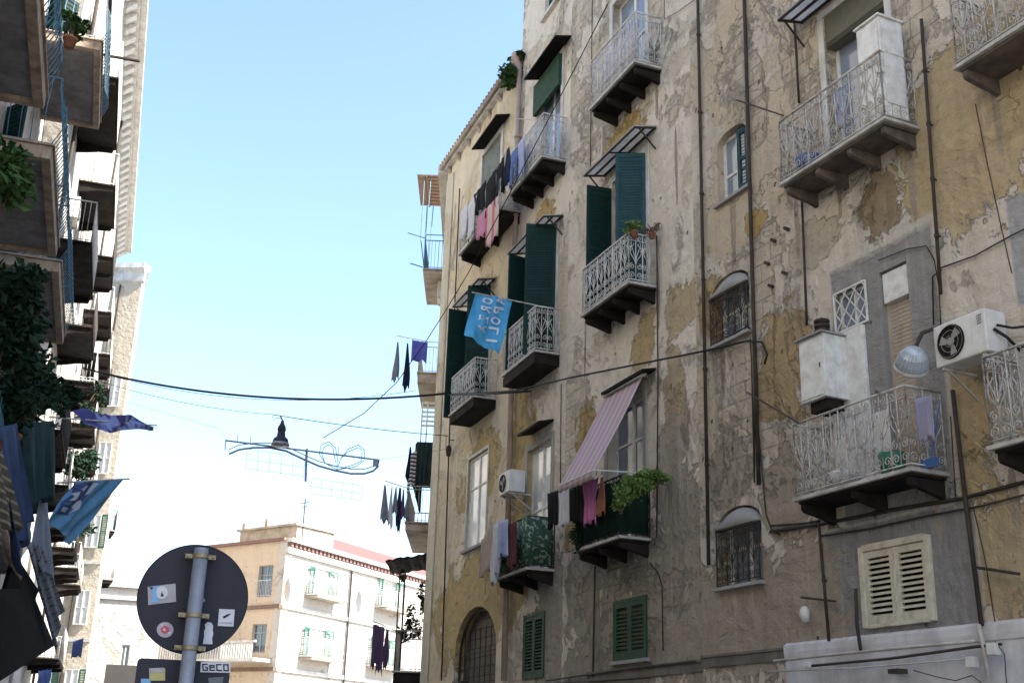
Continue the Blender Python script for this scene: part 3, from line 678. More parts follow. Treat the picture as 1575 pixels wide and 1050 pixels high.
# --- pipes on the tall building
pipe(FLt, [(799, 96), (775, 1046)], .062, 'pipe_pink', A, out=.09, clips=2.2)
mb = MB(); s, z = FLt.px(797, 95, .1); mb.lathe([(.05, -.16), (.13, .02), (.15, .16), (.15, .2), (.12, .2)], T((s, -.12, z)), 12); build(mb, 'rainwater_hopper', K['pipe_pink'], A, FLt.M, True)
pipe(FR, [(1072, -60), (1090, 868)], .026, 'pipe_dark', A, out=.05, clips=1.7)
pipe(FR, [(1143, -60), (1160, 520), (1167, 745)], .030, 'pipe_dark', A, out=.05)
pipe(FR, [(1160, 522), (1160, 742)], .012, 'pipe_dark', A, out=.04); pipe(FR, [(1154, 520), (1156, 560), (1160, 730)], .010, 'pipe_dark', A, out=.04)
pipe(FR, [(1221, 20), (1229, 158)], .018, 'pipe_dark', A, out=.05); pipe(FR, [(1233, 300), (1241, 500)], .018, 'pipe_dark', A, out=.05)
pipe(FR, [(1259, 803), (1275, 985)], .020, 'pipe_dark', A, out=.05, clips=.8)
pipe(FR, [(1417, 30), (1447, 452)], .022, 'pipe_dark', A, out=.06, clips=.9)
pipe(FR, [(1465, 600), (1485, 770), (1510, 962)], .026, 'pipe_dark', A, out=.06)
pipe(FM, [(1010, 362), (1012, 580), (1010, 826)], .012, 'pipe_dark', A, out=.04)
pipe(FM, [(927, 195), (925, 268)], .022, 'pipe_white', A, out=.05); pipe(FM, [(911, 0), (908, 262)], .009, 'pipe_dark', A, out=.03)
pipe(FM, [(915, 870), (912, 1040)], .016, 'pipe_dark', A, out=.04)
pipe(FLt, [(863, 590), (862, 745)], .010, 'pipe_dark', A, out=.04)
pipe(FM, [(1000, 866), (1012, 880), (1018, 900), (1020, 1000)], .010, 'pipe_dark', A, out=.03, name='conduit')
# cable bundles and conduits along the wall
for pts, r in (([(1185, 817), (1260, 806), (1380, 782), (1480, 766), (1575, 741), (1640, 728)], .022), ([(1160, 590), (1170, 700), (1178, 790), (1187, 815), (1200, 822)], .010),
               ([(1262, 824), (1340, 812), (1430, 792), (1508, 778), (1590, 757)], .012), ([(1185, 808), (1240, 804), (1262, 800)], .014),
               ([(1447, 412), (1500, 393), (1556, 362), (1590, 345)], .010), ([(1436, 500), (1434, 425), (1448, 415)], .010), ([(1352, 400), (1395, 383), (1425, 378), (1437, 400), (1444, 440), (1447, 500)], .008)):
    pipe(FR, pts, r, 'pipe_dark', A, out=.03, name='conduit', n=6)
for pts, r in (([(840, 1046), (950, 1030), (1070, 1016), (1200, 1002)], .016), ([(855, 1050), (1000, 1042), (1200, 1030)], .012)): pipe(FM, [p for p in pts if p[0] < 1072], r, 'pipe_dark', A, out=.05, name='conduit')
pipe(FM, [(1022, 0), (1022, 30), (1040, 20), (1068, 0)], .006, 'pipe_dark', A, out=.03, name='conduit')
for pts in ([(1500, 160), (1518, 250), (1540, 350), (1556, 420)], [(1497, 780), (1515, 860), (1530, 955)], [(1462, 640), (1470, 770)]): pipe(FR, pts, .006, 'pipe_dark', A, out=.02, name='conduit', n=5)
# iron stubs and clothes-line arms sticking out of the wall
def stub(pts, r, out=None):
    m = MB(); m.tube(pts, r, 6); build(m, 'iron_stub', K['pipe_dark'], A, FR.M, recenter=True)
for x, y, x2, y2 in ((1205, 178, 1156, 161), (1228, 650, 1175, 608)):
    s, z = FR.px(x2, y2, .1); sb, zb = FR.px(x, y, BD); stub([(sb, -BD, zb), (s, -.1 - BD * .5, z)], .012)
for x, y in ((1210, 352), (1180, 405), (1207, 420), (1186, 440), (1190, 370)):
    s, z = FR.px(x, y, .03); m = MB(); m.boxm(T((s, -.03, z)) @ Rz(.4) @ Matrix.Rotation(.5, 4, 'Y'), .08, .07, .04); build(m, 'iron_stub', K['pipe_dark'], A, FR.M)
for p, q, o_, r in (((1501, 872), (1568, 882), .1, .016), ((1232, 918), (1285, 924), .08, .014)):
    s, z = FR.px(*p, o_); s5, z5 = FR.px(*q, o_); stub([(s, -o_, z), (s5, -o_, z5)], r)
# string course and white painted base
mb = MB(); zc = FR.px(1211, 1000)[1]
prof = [(0, -.12), (-.02, -.12), (-.03, .0), (-.05, .01), (-.05, .04), (0, .05)]
K['string'] = paint('brown_string_course', (.19, .16, .13), (.10, .085, .07), .9, scale=2, streak=.4, bump=.3)
mb.prism([(u, zc + v) for u, v in prof], lambda u, v, t: (t, u - .002, v), sR0, sW - .02); build(mb, 'string_course', K['string'], A, FR.M)
mb = MB(); zm = FM.px(1000, 1027)[1]; mb.prism([(u, zm + v) for u, v in prof], lambda u, v, t: (t, u - .002, v), FM.px(905, 1030)[0], 0); build(mb, 'string_course', K['string'], A, FM.M)
mb = MB(); mb.box(sW, -.03, 0, 6.0, -.002, zc - .10); mb.prism([(-.002, zc - .10), (-.045, zc - .10), (-.055, zc - .03), (-.055, zc + .05), (-.002, zc + .09)], lambda u, v, t: (t, u, v), sW, 6.0)
o = build(mb, 'painted_base', paint('lavender_white_paint', (.60, .60, .63), (.46, .45, .46), .8, scale=1.6, streak=.35, bump=.3, thresh=(.45, .6)), A, FR.M); o['label'] = 'white painted ground floor band under the shuttered window'
for pts, r, m in (([(1190, 1016), (1300, 1004), (1400, 994), (1500, 985)], .018, 'pipe_white'), ([(1240, 1024), (1370, 1012), (1500, 994), (1540, 990)], .016, 'pipe_dark'), ([(1180, 1032), (1310, 1027), (1400, 1020), (1490, 1012)], .010, 'pipe_white'),
                  ([(1505, 960), (1512, 990), (1520, 1040)], .024, 'pipe_white'), ([(1405, 1030), (1440, 1040), (1470, 1046), (1495, 1038), (1510, 1050)], .005, 'cable'), ([(1530, 985), (1545, 1005), (1548, 1050)], .005, 'cable'), ([(1316, 905), (1318, 960), (1324, 1000)], .022, 'pipe_dark')):
    pipe(FR, pts, r, m, A, out=.16, name='conduit', n=6)
for x, y, w_ in ((1247, 1022, .07), (1498, 1018, .11), (1531, 998, .12)):
    s, z = FR.px(x, y, .15); mb = MB(); mb.box(s - w_ / 2, -.22, z - w_ / 2, s + w_ / 2, -.13, z + w_ / 2); build(mb, 'junction_box', K['ac_white'], A, FR.M, bevel=.012)
s, z = FR.px(1383, 1032, .13); mb = MB(); mb.boxm(T((s, -.15, z)), .16, .14, .05); build(mb, 'lamp_bracket', K['pipe_dark'], A, FR.M)
s, z = FR.px(1238, 945, .1); mb = MB(); mb.lathe([(.0, -.09), (.05, -.08), (.065, 0), (.06, .06), (.03, .10), (0, .11)], T((s, -.1, z)), 14); build(mb, 'alarm_box', K['ac_white'], A, FR.M, True)
# ================================================================ THE YELLOW CORNER BUILDING (left end of the right-hand row)
def cross(F, x, y, xc):          # sight line against the plane x = xc across the wall: (out, z)
    r = ray(x, y); P = F.o + F.d * xc; k = F.d.dot(P) / F.d.dot(r); p = r * k
    return -(p - F.o).dot(F.i), p.z + EYE
B = empty('apartment_building', T(PE)); tag(B, 'lower yellow corner building with a pink downpipe and an arched opening at street level', 'building')
ZB = FLt.px(691, 262, .0)[1]
a1 = op(FLt, (742, 270), (771, 230), (769, 206), 13.2)
a2 = op(FLt, (722, 540), (754, 500), (738, 455), 9.13)
a3 = op(FLt, (719, 770), (750, 740), (749, 690), (719, 846))
ar = op(FLt, (698, 1030), (763, 1000), (733, 932), 1.2)
YEL = (.53, .41, .22)
blA = [(FLt.px(745, 420)[0], 11.2, .8, 1.2, (.56, .42, .17), 0), (FLt.px(740, 680)[0], 7.6, 1.3, .9, (.50, .37, .16), 0), (FLt.px(720, 890)[0], 4.6, 2.5, 1.2, (.47, .35, .15), 0)]
mA = wallmat('plaster_yellow', (.68, .60, .46), (.70, .61, .45), (.62, .50, .28), blA, stone=0.02, grime=.35, ochre_amt=.3, seed=15)
wall(FLt, rect(SEND, SB, 0, ZB), [rect(*a1), rect(*a2), rect(*a3), arch(*ar, (ar[3] - ar[2]) * .28)], mA, B)
LC = (PN - PE).length; FCc = Frame(PN, (PE - PN) if LC > 0 else FLt.d)
wall(FCc, rect(0, LC, 0, ZB), [], mA, B)
NLEN = 7.6
wall(FN, rect(-NLEN, 0, 0, ZB), [rect(-5.6, -4.4, 15.66, 17.3), rect(-5.6, -4.4, 12.36, 14.8), rect(-4.6, -3.4, 7.6, 10.0), rect(-4.6, -3.4, 3.5, 6.0)], mA, B)
for z0, z1, xa in ((15.66, 17.3, -5.6), (12.36, 14.8, -5.6), (7.6, 10.0, -4.6), (3.5, 6.0, -4.6)): win(FN, xa, xa + 1.2, z0, z1, B, 'green', 'glass', 2, (.6,), y=.15)
q = [PE, PN, FN.W(-NLEN, 0, 0), FN.W(-NLEN, 9, 0), FLt.W(SB, 9, 0), FLt.W(SB, 0, 0)]
mb = MB(); n = 6; c0 = sum((Vector((v.x, v.y, 0)) for v in q), Vector()) / 6
vs = [(v.x + (c0.x - v.x) * .03, v.y + (c0.y - v.y) * .03, zz) for zz in (0, ZB - .01) for v in q]
mb.add(vs, [tuple(range(6, 12))] + [(i, (i + 1) % 6, 6 + (i + 1) % 6, 6 + i) for i in (2, 3)])
build(mb, 'rear_body', mA, B)
# eave with gutter and tiles
mb = MB()
prof = [(0, ZB - .02), (-.12, ZB + .0), (-.16, ZB + .06), (-.16, ZB + .12), (0, ZB + .16)]
mb.prism(prof, lambda u, v, t: (t, u, v), SEND - .1, SB); build(mb, 'eave', K['white_plaster'], B, FLt.M)
mb = MB(); L_ = SB - SEND + .3
for i in range(int(L_ / .2)):
    x = SEND - .2 + i * .2; mb.tube([(x + .1, -.22, ZB + .15), (x + .1, .9, ZB + .52)], .085, 7)
o = build(mb, 'roof_tiles', paint('old_roof_tiles', (.24, .17, .12), (.12, .1, .08), .9, scale=6), B, FLt.M)
mb = MB(); mb.tube([(SEND - .2, -.2, ZB + .08), (SB, -.2, ZB + .08)], .055, 8); build(mb, 'gutter', K['under_stone'], B, FLt.M, True)
for i in range(7):
    mb = MB(); x = SEND + .2 + i * (SB - SEND) / 7; mb.prism([(0, ZB - .2), (-.10, ZB - .07), (-.10, ZB - .03), (0, ZB - .03)], lambda u, v, t: (t, u - .003, v), x, x + .14); build(mb, 'eave_bracket', K['under_stone'], B, FLt.M)
mb = MB(); mb.box(-NLEN, -.28, ZB - .04, 0.1, 0, ZB + .15); build(mb, 'eave', K['white_plaster'], B, FN.M)
# corner pilaster
mb = MB(); mb.box(SEND, -.035, 0, SEND + .62, -.002, ZB - .32); o = build(mb, 'corner_pilaster', wallmat('plaster_pilaster', (.58, .53, .42), (.6, .55, .43), (.5, .42, .26), [], stone=0, grime=.4, ochre_amt=.2, seed=21), B, FLt.M, bevel=.01)
# openings
win(FLt, *a1, B, 'white_paint', 'glass', 2, (), y=.2)
mb = MB(); a, b, c, d = a1; z = c
while z < d: mb.box(a + .01, .02, z, b - .01, .035, z + .05); mb.box(a + .01, .028, z + .05, b - .01, .04, z + .06); z += .06
o = build(mb, 'roller_shutter', paint('grey_green_roller', (.16, .19, .17), (.11, .13, .12), .7, scale=4), B, FLt.M); o['label'] = 'grey green roller shutter behind the washing'
surround(FLt, *a1, B, 'white_plaster', .16)
win(FLt, *a2, B, 'white_paint', 'glass', 2, (.75,), y=.2); surround(FLt, *a2, B, 'white_plaster', .1)
leaf(FLt, a2[0] - .02, a2[2] + .05, a2[3] - .2, -.55, 92, 'green', B, y=-.03, label='dark green shutter leaf behind the blue flag')
leaf(FLt, a2[1] + .02, a2[2] + .05, a2[3] - .05, -.55, 60, 'green', B, y=-.03)
win(FLt, *a3, B, 'white_paint', 'glass_bright', 2, (.66,), y=.06, fw=.06, curtain=True, label='tall white window of the yellow building'); surround(FLt, *a3, B, 'white_plaster', .07)
mb = MB(); a, b, c, d = a3; mb.box(a - .1, -.1, c - .06, b + .1, .05, c - .001); build(mb, 'sill', K['grey_plaster'], B, FLt.M)
# arched opening: walled-up back, iron fan
a, b, c, d = ar
mb = MB(); mb.box(a - .05, .26, c, b + .05, .34, d + .1)
g = NG('bricked_arch'); br = g.n('TexBrick', Scale=1.0); g.l(g.obj, br.inputs['Vector']); mp = g.n('Mapping'); g.l(g.obj, mp.inputs[0]); mp.inputs['Rotation'].default_value = (R_(90), 0, 0); g.l(mp.outputs[0], br.inputs['Vector'])
br.inputs['Brick Width'].default_value = .36; br.inputs['Row Height'].default_value = .2; br.inputs['Mortar Size'].default_value = .012
br.inputs['Color1'].default_value = (.16, .12, .09, 1); br.inputs['Color2'].default_value = (.12, .10, .08, 1); br.inputs['Mortar'].default_value = (.05, .045, .04, 1)
g.col(br.outputs[0]); g.rough(.9); g.bump(br.outputs['Fac'], .5, .02)
build(mb, 'infill', g.m, B, FLt.M)
mb = MB(); rise = (d - c) * .28; pts = [(a + .06, .12, c)] + [((a + b) / 2 - (b - a - .12) / 2 * math.cos(math.pi * i / 14), .12, d - .06 - rise + rise * math.sin(math.pi * i / 14)) for i in range(15)] + [(b - .06, .12, c)]
mb.tube(pts, .03, 6)
for i in range(1, 8): x = a + (b - a) * i / 8; mb.tube([(x, .13, c), (x, .13, d - rise * .45)], .012, 5)
for i in range(1, 9): z = c + (d - rise - c) * i / 8; mb.tube([(a + .06, .13, z), (b - .06, .13, z)], .012, 5)
build(mb, 'arch_grille', K['iron_dark'], B, FLt.M)
mb = MB(); s, z = FLt.px(705, 1048, .1); mb.box(s, -.25, 1.5, s + .5, -.03, z); build(mb, 'utility_box', K['pipe_dark'], B, FLt.M, bevel=.01)
balcony(FLt, FLt.px(704.5, 391, BD)[0], FLt.px(766, 320, BD)[0], FLt.px(704.5, 391, BD)[1], BD, B, 'iron_white', .98, nb=3, label='top floor balcony of the yellow building hung with washing')
balcony(FLt, FLt.px(689.5, 638, BD)[0], FLt.px(727.5, 606, BD)[0], FLt.px(689.5, 638, BD)[1], BD, B, 'iron_white', .90, nb=0, box=.2, label='second floor balcony of the yellow building with white scrollwork')
canopy(FLt, FLt.px(725.7, 236, .35)[0], FLt.px(763, 187, .35)[0], FLt.px(778, 187)[1] + .06, .36, .1, 'canopy_dark', B, frame=False, th=.045)
canopy(FLt, FLt.px(695, 468, .45)[0], FLt.px(735, 425, .45)[0], FLt.px(765, 426)[1] + .04, .45, .1, 'canopy', B)
pipe(FLt, [(707, 290), (690, 700), (679, 1046)], .018, 'pipe_dark', B, out=.06)
pipe(FLt, [(686, 668), (686, 690)], .008, 'pipe_dark', B, out=.1, name='conduit')
s, z = FLt.px(690, 694, .12); mb = MB(); mb.lathe([(0, .16), (.05, .14), (.075, .05), (.06, -.08), (.05, -.12), (0, -.13)], T((s, -.12, z)), 12); mb.tube([(s, -.12, z + .16), (s, -.12, z + .3), (s, 0, z + .3)], .012, 6); build(mb, 'wall_lantern', K['pipe_dark'], B, FLt.M)
# --- side street balconies
def nb(nearL, farL, z=None, out=.8, **k):
    x1, za = FN.px(*nearL, out); x0, zb = FN.px(*farL, out)
    return balcony(FN, x0, x1, za if z is None else z, out, B, **k)
x1b, zb1 = FN.px(650, 412, .8)
ob = nb((650, 412), (656, 457), rail='iron_blue', style='bars', h=.95, nb=0, box=.12, top='under_stone', under='under_stone', label='highest side balcony with thin bars under a brown canopy')
nb((641, 571), (648, 608), rail='iron_white', style='bars', h=.8, nb=0, box=.3, top='under_stone', under='under_stone', label='side balcony with a moulded stone base')
nb((622, 801), (634, 832), rail='iron_grey', style='bars', h=1.0, nb=0, box=.2, top='under_stone', under='under_stone', label='side balcony closed by a dark green awning')
nb((603, 1030), (612, 1048), rail='iron_grey', style='bars', h=1.0, nb=0, box=.3, top='marble', under='under', label='lowest side balcony full of plants')
xc = x1b; ca = cross(FN, 642, 268, xc); cb = cross(FN, 645, 300, xc - .6)
# brown slatted canopy over the top side balcony
mb = MB(); zc_ = ca[1]; oc = ca[0]; xf = FN.px(646, 328, oc)[0]
mb.box(xf, -oc, zc_ - .04, xc, 0, zc_)
for i in range(9): x = xf + (xc - xf) * (i + .5) / 9; mb.box(x - .03, -oc + .3, zc_ - .07, x + .03, -.05, zc_ - .041)
mb.box(xf, -oc + .28, zc_ - .09, xc, -oc + .33, zc_ - .041); mb.box(xf, -.08, zc_ - .09, xc, -.03, zc_ - .041)
build(mb, 'canopy', K['light_wood'], B, FN.M)
for x in (xf + .05, xc - .05):
    for o_ in (oc * .80, oc * .62):
        mb = MB(); mb.tube([(x, -.76, zb1), (x, -o_ if o_ > .76 else -.76, zb1 + 1.0), (x, -o_, zc_ - .08)], .016, 5); build(mb, 'canopy_post', K['iron_blue'], B, FN.M)
mb = MB(); mb.tube([(xc - .05, -.76, zb1 + 1.15), (xc - .05, -.02, zb1 + 1.15)], .016, 5)
build(mb, 'canopy_post', K['iron_blue'], B, FN.M)
for (x, y, x2, y2) in ((653, 366, 627, 358), (650, 411, 631, 405)):
    o1, z1 = cross(FN, x, y, xc); o2, z2_ = cross(FN, x2, y2, xc + .2)
    mb = MB(); mb.tube([(xc, -o1, z1), (xc + .2, -o2, z2_)], .018, 5); build(mb, 'line_arm', K['iron_blue'], B, FN.M)
# green awning box of the third side balcony
x3, z3_ = FN.px(622, 801, .8); x3b = FN.px(634, 832, .8)[0]
pa = cross(FN, 641, 680, x3 - .3); pb = cross(FN, 637, 750, x3 - .3); pc_ = cross(FN, 672, 680, x3 - .3)
mb = MB(); n = 16; vs = []
for i in range(n + 1):
    o_ = .05 + (pa[0] - .05) * i / n
    for j in range(7): vs.append((x3 - .25 + .03 * math.sin(i * 1.7 + j * .4), -o_, pb[1] + (pa[1] - pb[1]) * j / 6))
mb.add(vs, [(i * 7 + j, i * 7 + 7 + j, i * 7 + 8 + j, i * 7 + 1 + j) for i in range(n) for j in range(6)])
mb.box(x3b, -pa[0], pa[1] - .04, x3 - .25, -.02, pa[1] + .0)
for i in range(5): mb.box(x3b, -pa[0] - .01 - .004 * i, pb[1] + .0, x3 - .25, -pa[0] + .012, pa[1] - .05)
build(mb, 'awning', cloth('dark_green_tarpaulin', (.015, .035, .035), (.03, .05, .05)), B, FN.M, solid=.01)
# slatted shelf between second and third
pa2 = cross(FN, 650, 620, x3 - .4); pb2 = cross(FN, 653, 655, x3 - .4)
mb = MB()
for i in range(6): z = pb2[1] + (pa2[1] - pb2[1]) * i / 5; mb.box(x3 - .46, -pa2[0], z, x3 - .42, -.05, z + .05)
for o_ in (pa2[0], pa2[0] * .7, .1): mb.tube([(x3 - .42, -o_, pa[1]), (x3 - .42, -o_, pa2[1] + .05)], .02, 5)
build(mb, 'slatted_screen', K['white_paint'], B, FN.M)
# dark canopy over the lowest balcony
x4, z4_ = FN.px(603, 1030, .8); k1 = cross(FN, 593, 862, x4); k2 = cross(FN, 602, 890, x4 - .9); kb = cross(FN, 662, 852, x4)
mb = MB(); n = 12; vs = []
for i in range(n + 1):
    t = i / n; o_ = k1[0] * t; z = kb[1] + (k1[1] - kb[1]) * t + .02 * math.sin(i * 2.4)
    for j in range(4): vs.append((x4 - 2.4 * j / 3, -o_, z + .015 * math.sin(j * 3 + i)))
mb.add(vs, [(i * 4 + j, i * 4 + 4 + j, i * 4 + 5 + j, i * 4 + 1 + j) for i in range(n) for j in range(3)])
build(mb, 'canopy', K['canopy_dark'], B, FN.M, solid=.05)
for o_ in (.75, .62): mb = MB(); mb.tube([(x4 - .05, -o_, z4_), (x4 - .05, -o_, kb[1] + (k1[1] - kb[1]) * o_ / k1[0])], .02, 5); build(mb, 'canopy_post', K['pipe_dark'], B, FN.M)
mb = MB(); mb.tube([(x4 - 2.2, -.75, z4_), (x4 - 2.2, -.75, kb[1] - .1)], .02, 5)
build(mb, 'canopy_post', K['pipe_dark'], B, FN.M)
pipe(FN, [(684, 455), (676, 650), (672, 668)], .06, 'pipe_dark', B, out=.1)
# ================================================================ LEFT ROW, NEAR BUILDING
D_ = empty('apartment_building', T(FNL.W(12, 0, 0))); tag(D_, 'shaded near building on the left with deep grey balcony slabs and bowed blue railings', 'building')
mNL = wallmat('plaster_shaded_left', (.56, .52, .47), (.6, .56, .5), (.48, .42, .33), [], stone=.05, grime=.5, ochre_amt=.3, seed=31)
NE = 24.6; NS = -6.0; ZN = 19.5
hs = []; winsL = []
for zf in (5.0, 9.0, 13.9):
    for sc in (4.6, 7.6, 10.6, 13.6, 16.6, 19.4, 22.2):
        hs.append(rect(sc - .55, sc + .55, zf, zf + 2.4)); winsL.append((sc - .55, sc + .55, zf, zf + 2.4))
wall(FNL, rect(NS, NE, 0, ZN), hs, mNL, D_)
for i, q in enumerate(winsL):
    win(FNL, *q, D_, 'white_paint', 'glass_sky', 2, (.7,), y=.15)
    if i % 2 == 0:
        leaf(FNL, q[0] - .01, q[2] + .03, q[3] - .05, -.5, 40, 'green', D_, pitch=.09); leaf(FNL, q[1] + .01, q[2] + .03, q[3] - .05, .5, 50, 'green', D_, pitch=.09)
mb = MB(); mb.add([FNL.W(x, y, z) for z in (0, ZN - .01) for x, y in ((NS, .4), (NE, .4), (NE, 9), (NS, 9))], [(4, 5, 6, 7), (0, 4, 7, 3), (1, 2, 6, 5), (3, 7, 6, 2)]); build(mb, 'rear_body', mNL, D_)
mb = MB(); mb.box(NE - .001, .0, 0, NE + .02, .4, ZN); build(mb, 'quoin', mNL, D_, FNL.M)
def bowed(mb, s0, s1, z, d, h=1.0, bulge=.14):
    pr = lambda t: bulge * math.sin(math.pi * min(1, t * 1.25)) ** 1.2 if t < .8 else 0.0
    n = int((s1 - s0) / .13)
    for i in range(n + 1):
        x = s0 + .03 + (s1 - s0 - .06) * i / n
        mb.tube([(x, -d + .03 - pr(j / 8), z + h * j / 8) for j in range(9)], .008, 4)
    m = int(d / .13)
    for i in range(1, m):
        for xx, sg in ((s0, -1), (s1, 1)): mb.tube([(xx - sg * .03 + sg * pr(j / 8), -d * i / m, z + h * j / 8) for j in range(9)], .008, 4)
    for zz in (h, .02): mb.tube([(s0 + .03, 0, z + zz), (s0 + .03, -d + .03, z + zz), (s1 - .03, -d + .03, z + zz), (s1 - .03, 0, z + zz)], .015, 5)
    k = int((s1 - s0) / .26)
    for i in range(k):
        cx = s0 + (s1 - s0) * (i + .5) / k
        mb.tube([(u, -d + .015 - pr(.3), z + v) for u, v in spiral(cx, .3, .09, 1.3, 0, 1, 10)], .007, 3)
        mb.tube([(u, -d + .015 - pr(.6), z + v) for u, v in spiral(cx, .62, .07, 1.3, 1, -1, 9)], .007, 3)
def lslab(F, s0, s1, z, d, parent, label, th=.18, rail='iron_blue', edge='under_beige', soff='under_grey'):
    mb = MB(); mb.cur = 0; e = .12
    mb.box(s0, -d, z - th, s1, -d + e, z); mb.box(s0, -d + e, z - th, s0 + e, 0, z); mb.box(s1 - e, -d + e, z - th, s1, 0, z)
    mb.box(s0 - .03, -d - .03, z + .001, s1 + .03, 0, z + .035)
    mb.cur = 1; mb.box(s0 + e, -d + e, z - th + .05, s1 - e, 0, z - .002)
    o = build(mb, 'balcony', [K[edge], K[soff]], parent, F.M, bevel=.008); o['label'] = label
    r = MB(); bowed(r, s0, s1, z + .035, d); build(r, 'railing', K[rail], o, F.M, True)
    return o
O1 = 1.15
lslab(FNL, 8.6, 13.35, 8.75, O1, D_, 'nearest deep grey balcony slab at the top left corner')
lslab(FNL, FNL.px(80, 230, O1)[0], FNL.px(90, 350, O1)[0] + .5, 8.95, O1, D_, 'second deep grey balcony slab on the left')
lslab(FNL, FNL.px(92, 410, O1)[0], FNL.px(100, 510, O1)[0], 9.1, O1, D_, 'third deep grey balcony slab on the left')
lslab(FNL, FNL.px(157, 63, O1)[0], FNL.px(153, 192, O1)[0], 13.9, O1, D_, 'high deep grey balcony slab with a beige edge')
lslab(FNL, 9.0, 16.2, 4.45, O1, D_, 'lower left balcony with blue cloth over its railing')
lslab(FNL, FNL.px(0, 797, O1)[0], FNL.px(27, 887, O1)[0], 4.4, O1, D_, 'lower balcony slab with a pale edge at the left border', edge='under_stone')
lslab(FNL, 3.2, 7.8, 8.75, O1, D_, 'balcony above the camera'); lslab(FNL, 12.6, 17.6, 13.9, O1, D_, 'high balcony above the frame')
pipe(FNL, [(170, -40), (163, 140)], .06, 'pipe_dark', D_, out=.98)
sA, zA = FNL.px(166, 86, 1.0); sA2, zA2 = FNL.px(222, 95, 1.7)
mb = MB(); mb.tube([(sA, -1.0, zA), (sA, -1.7, zA + .02)], .04, 6); mb.tube([(sA, -.98, zA), (sA, 0, zA)], .04, 6); build(mb, 'iron_arm', K['pipe_dark'], D_, FNL.M)
# ================================================================ LEFT ROW, FAR WHITE BUILDING
sF = 25.2
oF = FNL.W(24.7, -.35, 0); FF = Frame(oF, _df)
E_ = empty('apartment_building', T(oF)); tag(E_, 'sunlit white building further along the left row with rows of black balcony undersides', 'building')
mFL = wallmat('plaster_white_far', (.50, .47, .42), (.54, .5, .44), (.45, .37, .26), [], stone=0, grime=.3, ochre_amt=.1, seed=41)
zE = FF.px(228, 0, .75)[1]; LE = 36.0
spans = []
for (p, q) in (((180, 125), (177, 228)), ((178, 285), (174, 350)), ((168, 395), (167, 445)), ((168, 480), (165, 520)), ((165, 545), (163, 580))):
    pass
BO = .95
zrow = FF.px(178, 285, BO)[1]
def s_at(F, y, z, out, s_lo=0.5, s_hi=60):      # station where height z shows at picture row y
    lo, hi = s_lo, s_hi
    for _ in range(50):
        m = (lo + hi) / 2; p = F.W(m, -out, z) - Vector((0, 0, EYE)); c = Vector((p.dot(_X), p.dot(_Y), p.dot(_up)))
        v = Vector((0, 0, 0)); cc = m3.inverted() @ p; yy = CY - FPX * cc.y / -cc.z
        if yy < y: lo = m
        else: hi = m
    return lo
hF = []; items = []
rows = [zrow, zrow - 4.1, zrow - 8.3]
ys = [(118, 230), (285, 350), (395, 445), (480, 520), (545, 580)]
for (y0, y1) in ys:
    a, b = s_at(FF, y0, zrow, BO), s_at(FF, y1, zrow, BO); items.append((a, b))
items += [(items[-1][1] + 2.0, items[-1][1] + 4.4)]
for zf in rows:
    for a, b in items:
        if b < LE: hF.append(rect((a + b) / 2 - .55, (a + b) / 2 + .55, zf, zf + 2.4))
LE = max(LE, items[-1][1] + 1.5) if items[-1][1] < 60 else LE
wall(FF, rect(0, LE, 0, zE), [h for h in hF if h[1][0] < LE - .2 and h[0][0] > .1], mFL, E_)
for h in hF:
    if h[1][0] < LE - .2 and h[0][0] > .1: win(FF, h[0][0], h[1][0], h[0][1], h[2][1], E_, 'white_paint', 'glass_sky', 2, (.7,), y=.15); 
mb = MB(); mb.add([FF.W(x, y, z) for z in (0, zE - .01) for x, y in ((0, .4), (LE, .4), (LE, 9), (0, 9))], [(4, 5, 6, 7), (0, 4, 7, 3), (1, 2, 6, 5), (3, 7, 6, 2)]); mb.add([FF.W(x, y, z) for z in (0, zE) for x, y in ((0, 0), (0, .4))], [(0, 1, 3, 2)]); build(mb, 'rear_body', mFL, E_)
for r_i, zf in enumerate(rows):
    for i, (a, b) in enumerate(items):
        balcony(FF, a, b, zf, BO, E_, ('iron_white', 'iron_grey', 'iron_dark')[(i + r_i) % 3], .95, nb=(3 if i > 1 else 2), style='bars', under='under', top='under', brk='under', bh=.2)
mb = MB(); mb.box(0, -.75, zE - .02, LE, .4, zE + .22); mb.box(0, -.68, zE + .22, LE, .4, zE + .4); mb.box(0, -.5, zE - .14, LE, -.001, zE - .02); build(mb, 'eave', K['white_plaster'], E_, FF.M)
x = .2
while x < LE - .3:
    mb = MB(); mb.prism([(0, zE - .5), (-.10, zE - .5), (-.42, zE - .22), (-.42, zE - .145), (0, zE - .145)], lambda u, v, t: (t, u - .002, v), x, x + .32); build(mb, 'eave_bracket', K['white_plaster'], E_, FF.M); x += .72
for x, m_ in ((2.0, 'pipe_dark'), (items[1][1] + 1, 'pipe_white'), (items[3][1] + .8, 'pipe_dark')):
    mb = MB(); mb.tube([(x, -.08, 0), (x, -.08, zE - .5)], .05, 8); build(mb, 'drainpipe', K[m_], E_, FF.M, True)
